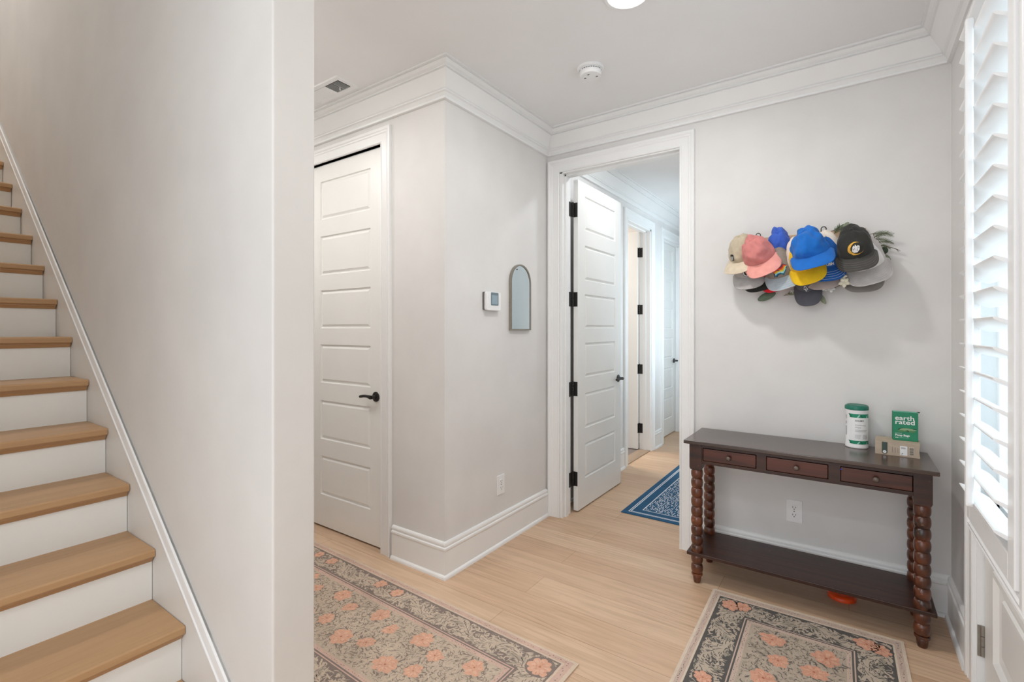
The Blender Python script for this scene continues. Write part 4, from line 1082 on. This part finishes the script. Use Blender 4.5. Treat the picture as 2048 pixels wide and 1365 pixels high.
    if emblem:
        em = MB(); mats = []
        def E(a, b_, off=0.0018):      # a across, b up the front panel, metres
            return P(-a / (RXC * 1.12), max(0.0, min(0.9, b_ / (HCW * squash * 1.25))), off)
        emblem(em, mats, E)
        em.build('emblem', mats, root, recalc=False)
    return root

CL = {k: cloth(k, v) for k, v in {
    'cap_khaki': (176, 164, 142), 'cap_khaki_brim': (200, 186, 164), 'cap_pink': (192, 118, 114), 'cap_salmon': (226, 150, 140), 'cap_grey': (166, 162, 160),
    'cap_grey_dark': (120, 116, 112), 'cap_black': (40, 40, 37), 'cap_blackbrim': (66, 64, 60), 'cap_royal': (52, 88, 178), 'cap_taupe': (132, 122, 112),
    'cap_denim': (164, 176, 184), 'cap_red': (218, 24, 40), 'cap_yellow': (240, 176, 18), 'cap_cream': (220, 206, 194), 'cap_blue': (12, 98, 180),
    'cap_navyblue': (20, 86, 160), 'cap_pinkgrey': (172, 158, 152), 'cap_charcoal': (84, 84, 92), 'cap_lightgrey': (184, 180, 178), 'cap_white': (226, 224, 222), 'cap_darkgrey': (124, 120, 116)}.items()}
ink = {k: plain('emblem_' + k, v, 0.7) for k, v in {'gold': (214, 166, 66), 'white': (232, 232, 230), 'grey': (150, 150, 148), 'black': (36, 36, 36), 'red': (206, 50, 40), 'orange': (236, 120, 40), 'yellow': (246, 196, 50), 'cyan': (150, 208, 220), 'teal': (30, 110, 130), 'navy': (34, 56, 92)}.items()}

def em_ring(em, mats, E):
    mats += [ink['black'], ink['white'], ink['grey']]
    for r0, r1, mi, of in ((0.0, 0.026, 0, .0016), (0.0, 0.0235, 1, .0020), (0.0, 0.0165, 0, .0024)):
        em.add([E(r1 * math.cos(2 * PI * i / 24), 0.034 + r1 * math.sin(2 * PI * i / 24), of) for i in range(24)] + [E(0, 0.034, of)], [(i, (i + 1) % 24, 24) for i in range(24)], mi)
    for k in range(18):
        a = 2 * PI * k / 18; em.add([E(0.0200 * math.cos(a + e1) + 0, 0.034 + 0.0200 * math.sin(a + e1) + e2, .0024) for e1, e2 in ((-.05, -.0015), (.05, -.0015), (.05, .0015), (-.05, .0015))], [(0, 1, 2, 3)], 0)
    for k in range(5): em.add([E(-0.010 + k * 0.004, 0.030 + 0.003 * (k % 2), .0028), E(-0.007 + k * 0.004, 0.030, .0028), E(-0.006 + k * 0.004, 0.040 - 0.002 * (k % 3), .0028)], [(0, 1, 2)], 2)
def em_bear(em, mats, E):
    mats += [ink['navy'], ink['red'], ink['orange'], ink['yellow'], ink['cyan'], ink['teal']]
    # walking bear silhouette in bands of colour
    top = [(-0.036, 0.012), (-0.034, 0.026), (-0.026, 0.033), (-0.014, 0.034), (0.000, 0.036), (0.012, 0.038), (0.022, 0.040), (0.030, 0.044), (0.036, 0.040), (0.044, 0.034)]
    bot = [(-0.036, 0.004), (-0.030, 0.012), (-0.022, 0.006), (-0.010, 0.014), (0.004, 0.014), (0.012, 0.006), (0.018, 0.014), (0.026, 0.020), (0.034, 0.028), (0.044, 0.030)]
    T = lambda a, b_: (a * 1.08, b_ * 1.1 + 0.004)
    for i in range(len(top) - 1):
        em.add([E(*T(top[i][0], top[i][1] + .002)), E(*T(top[i + 1][0], top[i + 1][1] + .002)), E(*T(bot[i + 1][0], bot[i + 1][1] - .002)), E(*T(bot[i][0], bot[i][1] - .002))], [(0, 1, 2, 3)], 0)
        for b_, (l0, l1) in enumerate(((1.0, .8), (.8, .62), (.62, .42), (.42, .22), (.22, .02))):
            f_ = lambda q, l: (q[0][0], q[1][1] + (q[0][1] - q[1][1]) * l)
            A, B_ = (top[i], bot[i]), (top[i + 1], bot[i + 1])
            em.add([E(*T(*f_(A, l0)), .0023), E(*T(*f_(B_, l0)), .0023), E(*T(*f_(B_, l1)), .0023), E(*T(*f_(A, l1)), .0023)], [(0, 1, 2, 3)], 1 + b_)
def em_cres(em, mats, E):
    mats += [ink['gold'], ink['white'], ink['grey'], ink['black']]; E0 = E; E = lambda a, b_, off=0.0018: E0(a * 1.22 + 0.002, 0.006 + b_ * 0.98, off)
    n = 28; O, I = [], []
    for i in range(n + 1):
        a = math.radians(48) + math.radians(285) * i / n
        O.append((0.033 * math.cos(a), 0.037 + 0.027 * math.sin(a))); w_ = math.sin(PI * i / n)
        I.append(((0.033 - 0.012 * w_) * math.cos(a) + 0.004 * w_ * 0, 0.037 + (0.027 - 0.009 * w_) * math.sin(a)))
    for i in range(n): em.add([E(*O[i]), E(*O[i + 1]), E(*I[i + 1]), E(*I[i])], [(0, 1, 2, 3)], 0)
    sh_ = [(-0.016, 0.030), (-0.012, 0.046), (-0.007, 0.052), (-0.003, 0.047), (0.001, 0.055), (0.005, 0.048), (0.012, 0.050), (0.017, 0.046), (0.014, 0.034), (0.004, 0.024), (-0.008, 0.022)]
    em.add([E(a * 1.12, b_ * 1.06 - 0.0015, .0020) for a, b_ in sh_], [tuple(range(len(sh_)))], 3); em.add([E(a, b_, .0026) for a, b_ in sh_], [tuple(range(len(sh_)))], 1)
    for a, b_ in ((-0.008, 0.036), (0.002, 0.030), (0.007, 0.040)): em.add([E(a, b_, .003), E(a + .006, b_ + .002, .003), E(a + .003, b_ + .008, .003)], [(0, 1, 2)], 2)
def em_sin(em, mats, E):
    mats += [ink['white']]
    text_on(em, 'USIN', 0.016, lambda a, b_: E(a, b_, .002), 0, 0.0006, 0.004, 0.010)
    for k in range(7): 
        a = k / 7; em.add([E(0.030 + a * 0.022, 0.030 + a * a * 0.012, .002), E(0.033 + a * 0.022, 0.030 + a * a * 0.012, .002), E(0.034 + a * 0.022, 0.036 + a * a * 0.012, .002), E(0.031 + a * 0.022, 0.036 + a * a * 0.012, .002)], [(0, 1, 2, 3)], 0)
def em_mark(em, mats, E):
    mats += [ink['white'], ink['black']]
    for (a, b_, an) in ((-.014, .030, .4), (-.006, .022, 1.2), (-.018, .016, -.3), (.0, .014, .8), (-.010, .010, 2.0)):
        em.add([E(a + x * math.cos(an) - y * math.sin(an), b_ + x * math.sin(an) + y * math.cos(an), .002) for x, y in ((-.007, -.002), (.007, -.002), (.007, .002), (-.007, .002))], [(0, 1, 2, 3)], 0)
def em_scrib(em, mats, E):
    mats += [ink['black'], ink['grey']]
    for k in range(9):
        a0 = 0.010 + k * 0.005
        em.add([E(a0, 0.044 - 0.002 * (k % 3), .0022), E(a0 + .0022, 0.044, .0022), E(a0 + .006 + .002 * (k % 2), 0.014 + .003 * (k % 3), .0022), E(a0 + .004, 0.014, .0022)], [(0, 1, 2, 3)], k % 2)
def em_patch(em, mats, E):
    mats += [ink['black'], ink['grey']]
    em.add([E(-0.012 + a, 0.028 + b_, .002) for a, b_ in rr(-.014, .014, -.014, .014, .006)], [tuple(range(24))], 0)
    em.add([E(-0.012 + a, 0.028 + b_, .0025) for a, b_ in rr(-.008, .008, -.009, .006, .004)], [tuple(range(24))], 1)
def em_swoosh(em, mats, E):
    mats += [ink['cyan']]
    for k in range(8):
        a = k / 8; em.add([E(-0.022 + 0.03 * a, 0.008 + 0.006 * a * a, .002), E(-0.018 + 0.03 * a, 0.008 + 0.006 * (a + .12) ** 2, .002), E(-0.018 + 0.03 * a, 0.012 + 0.006 * (a + .12) ** 2, .002), E(-0.022 + 0.03 * a, 0.012 + 0.006 * a * a, .002)], [(0, 1, 2, 3)], 0)
def em_leafword(em, mats, E):
    mats += [ink['black'], ink['white']]
    for k in range(6): em.add([E(-0.040 + k * .006, 0.012 + .002 * (k % 2), .002), E(-0.036 + k * .006, 0.010, .002), E(-0.035 + k * .006, 0.018, .002), E(-0.039 + k * .006, 0.019, .002)], [(0, 1, 2, 3)], k % 2)

c = CL
# rearmost caps first; each anchor is the middle of the seam between crown and brim
cap('dark grey cap whose brim shows lowest on the right, under the light grey cap', (1495, 625), 2.905, 2, dict(crown=c['cap_darkgrey'], brim=c['cap_darkgrey']), tau=30, stitch=(4, c['cap_taupe']), seed=1)
cap('pinkish grey cap whose brim edge shows beneath the blue brim with white stitching', (1110, 600), 2.900, 6, dict(crown=c['cap_pinkgrey'], brim=c['cap_pinkgrey']), tau=30, seed=2, s=1.02)
cap('charcoal cap with a small white emblem, hanging lowest of all the caps', (952, 752), 2.925, 4, dict(crown=c['cap_charcoal'], brim=c['cap_charcoal']), tau=26, ws=0.74, seed=3, emblem=em_mark, brimL=0.078)
cap('black cap showing only a brim sliver under the light grey cap with a round badge', (470, 632), 2.925, 12, dict(crown=c['cap_black'], brim=c['cap_black']), tau=28, seed=4)
cap('red cap showing only a brim sliver under the cap with the striped bear', (640, 628), 2.915, 20, dict(crown=c['cap_red'], brim=c['cap_red'], edge=c['cap_black']), tau=28, seed=5)
cap('royal blue faded cap, folded narrow, between the pink cap and the yellow cap', (690, 400), 2.885, 6, dict(crown=c['cap_royal'], brim=c['cap_royal']), tau=26, ws=0.84, seed=6, emblem=em_swoosh, wr=0.007, s=0.90, pinch=0.4, shear=0.3)
cap('light grey cap with a round black and white badge under the pink cap', (372, 618), 2.880, 6, dict(crown=c['cap_grey'], brim=c['cap_grey'], edge=c['cap_grey_dark']), tau=32, seed=7, emblem=em_ring, s=0.96)
cap('khaki cap turned on its side at the far left of the rack', (258, 468), 2.845, -24, dict(crown=c['cap_khaki'], brim=c['cap_khaki_brim']), tau=28, twist=34, seed=8, wr=0.007, emblem=em_patch, s=1.0, dent=0.12)
cap('grey and faded denim cap with a rainbow striped bear on its front', (706, 612), 2.845, 17, dict(crown=c['cap_taupe'], brim=c['cap_denim'], edge=c['cap_white']), tau=34, seed=9, emblem=em_bear, stitch=(4, c['cap_grey']), s=1.0)
cap('blue trucker cap with white top, white stitched brim and white letters', (1128, 520), 2.860, 2, dict(crown=c['cap_cream'], brim=c['cap_navyblue'], edge=c['cap_navyblue']), tau=32, front=c['cap_navyblue'], seed=10, emblem=em_sin, stitch=(4, c['cap_white']), s=1.05)
cap('light grey trucker cap with white front panel, beneath the black cap', (1542, 540), 2.858, 16, dict(crown=c['cap_lightgrey'], brim=c['cap_lightgrey'], edge=c['cap_white']), tau=34, front=c['cap_white'], seed=11, emblem=em_scrib, stitch=(5, c['cap_grey']), s=1.12)
cap('golden yellow cap with cream panel, its brim poking out below the big blue cap', (948, 548), 2.812, 17, dict(crown=c['cap_cream'], brim=c['cap_yellow']), front=c['cap_yellow'], tau=30, ws=0.92, seed=12, s=1.04, wr=0.003, emblem=em_leafword)
cap('salmon pink soft cap, second from the left of the rack', (505, 478), 2.790, 22, dict(crown=c['cap_pink'], brim=c['cap_salmon']), tau=34, seed=13, wr=0.010, s=1.04, dent=0.10, pinch=0.5, shear=0.26)
cap('black cap with a golden crescent emblem, rightmost on top of the rack', (1432, 428), 2.790, 9, dict(crown=c['cap_black'], brim=c['cap_blackbrim']), tau=36, seed=14, emblem=em_cres, stitch=(4, c['cap_grey_dark']), s=0.98, wr=0.006, shear=0.34)
cap('big bright blue soft cap frontmost in the middle of the rack', (992, 408), 2.735, 13, dict(crown=c['cap_blue'], brim=c['cap_blue']), tau=46, seed=15, wr=0.010, s=1.06, ws=1.04, dent=0.10, shear=0.28, pinch=0.5)

# ------------------------------------------------------------------ artificial greenery tucked behind the caps
gl = thing('greenery_garland', 'artificial greenery garland of pine sprigs, leaves and cream flowers behind the caps', 'garland', (-0.1, YB, 1.7))
GI = Vector((-0.1, YB, 1.7))
G1 = plain('needle_green', (98, 114, 82), 0.7, var=0.2); G2 = plain('leaf_green', (92, 108, 88), 0.6, var=0.15); G3 = plain('leaf_dusty', (128, 136, 112), 0.7, var=0.15); ST = plain('twig_brown', (92, 78, 64), 0.8)
FLW = plain('petal_cream', (222, 216, 196), 0.7, var=0.03); FL2 = plain('petal_white', (222, 226, 228), 0.6, var=0.02); DG = plain('leaf_darkgreen', (50, 66, 48), 0.6)
def sprig(p0, p1, needles=26, nl=0.026, th=0.0012, sag=0.0, mat=G1, sd=0):
    r_ = random.Random(sd); a = hz(*p0) - GI; b_ = hz(*p1) - GI; m = MB(); pts = []
    for i in range(9):
        t_ = i / 8; p = a.lerp(b_, t_); p.z += sag * math.sin(PI * t_); p.y -= 0.01 * math.sin(PI * t_); pts.append(p)
    m.tube(pts, [th * (1.3 - 0.6 * i / 8) for i in range(9)], 5, 1)
    d = (b_ - a).normalized()
    for k in range(needles):
        t_ = 0.12 + 0.88 * k / needles; q = pts[0].lerp(pts[-1], t_); i_ = min(7, int(t_ * 8)); q = pts[i_].lerp(pts[i_ + 1], t_ * 8 - i_)
        for sd_ in (-1, 1):
            sidev = Vector((-d.z, r_.uniform(-0.5, 0.5), d.x)) * sd_
            e_ = q + (d * r_.uniform(0.7, 1.1) + sidev * r_.uniform(0.5, 0.9)).normalized() * nl * (1.1 - 0.5 * t_) * r_.uniform(0.8, 1.1)
            m.tube([q, q.lerp(e_, 0.5) + Vector((0, -0.001, 0)), e_], [0.0008, 0.0008, 0.0003], 3, 0)
    return m.build('pine_sprig', [mat, ST], gl)
def gleaf(p0, p1, w, mat, name='leaf', bend=0.008):
    a = hz(*p0) - GI; b_ = hz(*p1) - GI; d = b_ - a; L_ = d.length; d.normalize(); sv = Vector((-d.z, 0, d.x)); m = MB(); n = 10; vs = []
    for i in range(n + 1):
        t_ = i / n; w_ = w / 2 * math.sin(PI * (0.03 + 0.94 * t_)) ** 0.6; c_ = a + d * L_ * t_ + Vector((0, -bend * math.sin(PI * t_), 0))
        vs += [c_ + sv * w_ + Vector((0, -0.003, 0)), c_, c_ - sv * w_ + Vector((0, -0.003, 0))]
    m.add(vs, [(3 * i + k, 3 * i + k + 1, 3 * i + 4 + k, 3 * i + 3 + k) for i in range(n) for k in (0, 1)])
    o = m.build(name, mat, gl, smooth=True); q = o.modifiers.new('t', 'SOLIDIFY'); q.thickness = 0.0008; return o
for i, (p0, p1, n_, nl, sg) in enumerate((((1560, 190, 2.97), (1780, 200, 2.965), 24, 0.026, 0.006), ((1580, 240, 2.96), (1760, 262, 2.95), 20, 0.020, 0.004), ((1590, 225, 2.97), (1740, 175, 2.965), 18, 0.02, 0.003),
        ((1600, 280, 2.965), (1790, 285, 2.955), 14, 0.014, 0.008), ((1180, 160, 2.97), (1330, 150, 2.96), 20, 0.028, 0.004), ((1210, 190, 2.97), (1270, 105, 2.965), 18, 0.026, 0.0), ((1640, 300, 2.96), (1760, 330, 2.955), 14, 0.018, 0.004),
        ((1200, 720, 2.97), (1330, 660, 2.965), 8, 0.016, 0.0), ((720, 790, 2.98), (840, 745, 2.975), 8, 0.014, 0.0))):
    sprig(p0, p1, n_, nl, 0.0012, sg, G1 if i < 7 else G3, i)
def twig(pts, name='twig'):
    m = MB(); m.tube([hz(*p) - GI for p in pts], [0.0014] * (len(pts) - 1) + [0.0008], 5); m.build(name, ST, gl, smooth=True)
twig([(1620, 290, 2.96), (1700, 300, 2.955), (1760, 318, 2.95), (1810, 330, 2.945), (1858, 352, 2.94)])
twig([(1800, 328, 2.946), (1830, 345, 2.944), (1838, 362, 2.944)])
twig([(1700, 258, 2.955), (1760, 262, 2.95), (1795, 282, 2.95)])
twig([(1660, 330, 2.97), (1690, 400, 2.965), (1710, 470, 2.96), (1730, 540, 2.955)])
twig([(1590, 180, 2.975), (1620, 270, 2.97), (1660, 340, 2.965)])
gleaf((1280, 170, 2.975), (1352, 72, 2.965), 0.026, G3); gleaf((1300, 180, 2.975), (1300, 90, 2.968), 0.02, G2)
gleaf((1680, 390, 2.965), (1712, 312, 2.955), 0.034, DG); gleaf((1690, 385, 2.96), (1760, 440, 2.95), 0.016, G3); gleaf((1705, 430, 2.96), (1738, 468, 2.95), 0.014, G3); gleaf((1715, 480, 2.96), (1740, 570, 2.95), 0.013, G3)
gleaf((640, 762, 2.985), (468, 832, 2.975), 0.042, G2); gleaf((760, 772, 2.985), (870, 745, 2.98), 0.028, G3); gleaf((1060, 770, 2.985), (1128, 868, 2.975), 0.024, G3)
gleaf((1240, 690, 2.975), (1290, 560, 2.965), 0.010, G3)
def blossom(px_, r, mat, n=5, a0=0.3):
    c_ = hz(*px_) - GI; m = MB()
    for k in range(n):
        a = a0 + 2 * PI * k / n; vs = []
        for i in range(7):
            t_ = i / 6; w_ = r * 0.36 * math.sin(PI * (0.08 + 0.86 * t_)); d = Vector((math.cos(a), 0, math.sin(a))); sv = Vector((-d.z, 0, d.x))
            q = c_ + d * r * t_ + Vector((0, -0.006 * math.sin(PI * t_) , 0)); vs += [q + sv * w_, q + Vector((0, -0.002, 0)), q - sv * w_]
        m.add(vs, [(3 * i + j, 3 * i + j + 1, 3 * i + 4 + j, 3 * i + 3 + j) for i in range(6) for j in (0, 1)])
    m.tube([c_ + Vector((0, -0.002, 0)), c_ + Vector((0, -0.008, 0))], 0.0035, 8)
    o = m.build('blossom', mat, gl, smooth=True); q = o.modifiers.new('t', 'SOLIDIFY'); q.thickness = 0.0012
blossom((1310, 660, 2.86), 0.026, FLW, 5, 0.9); blossom((1300, 604, 2.865), 0.018, FLW, 4, 0.2); blossom((1180, 725, 2.93), 0.020, FL2, 4, 0.1); blossom((1118, 722, 2.935), 0.014, FL2, 4, 0.6); blossom((800, 748, 2.975), 0.012, FL2, 4, 0.5)
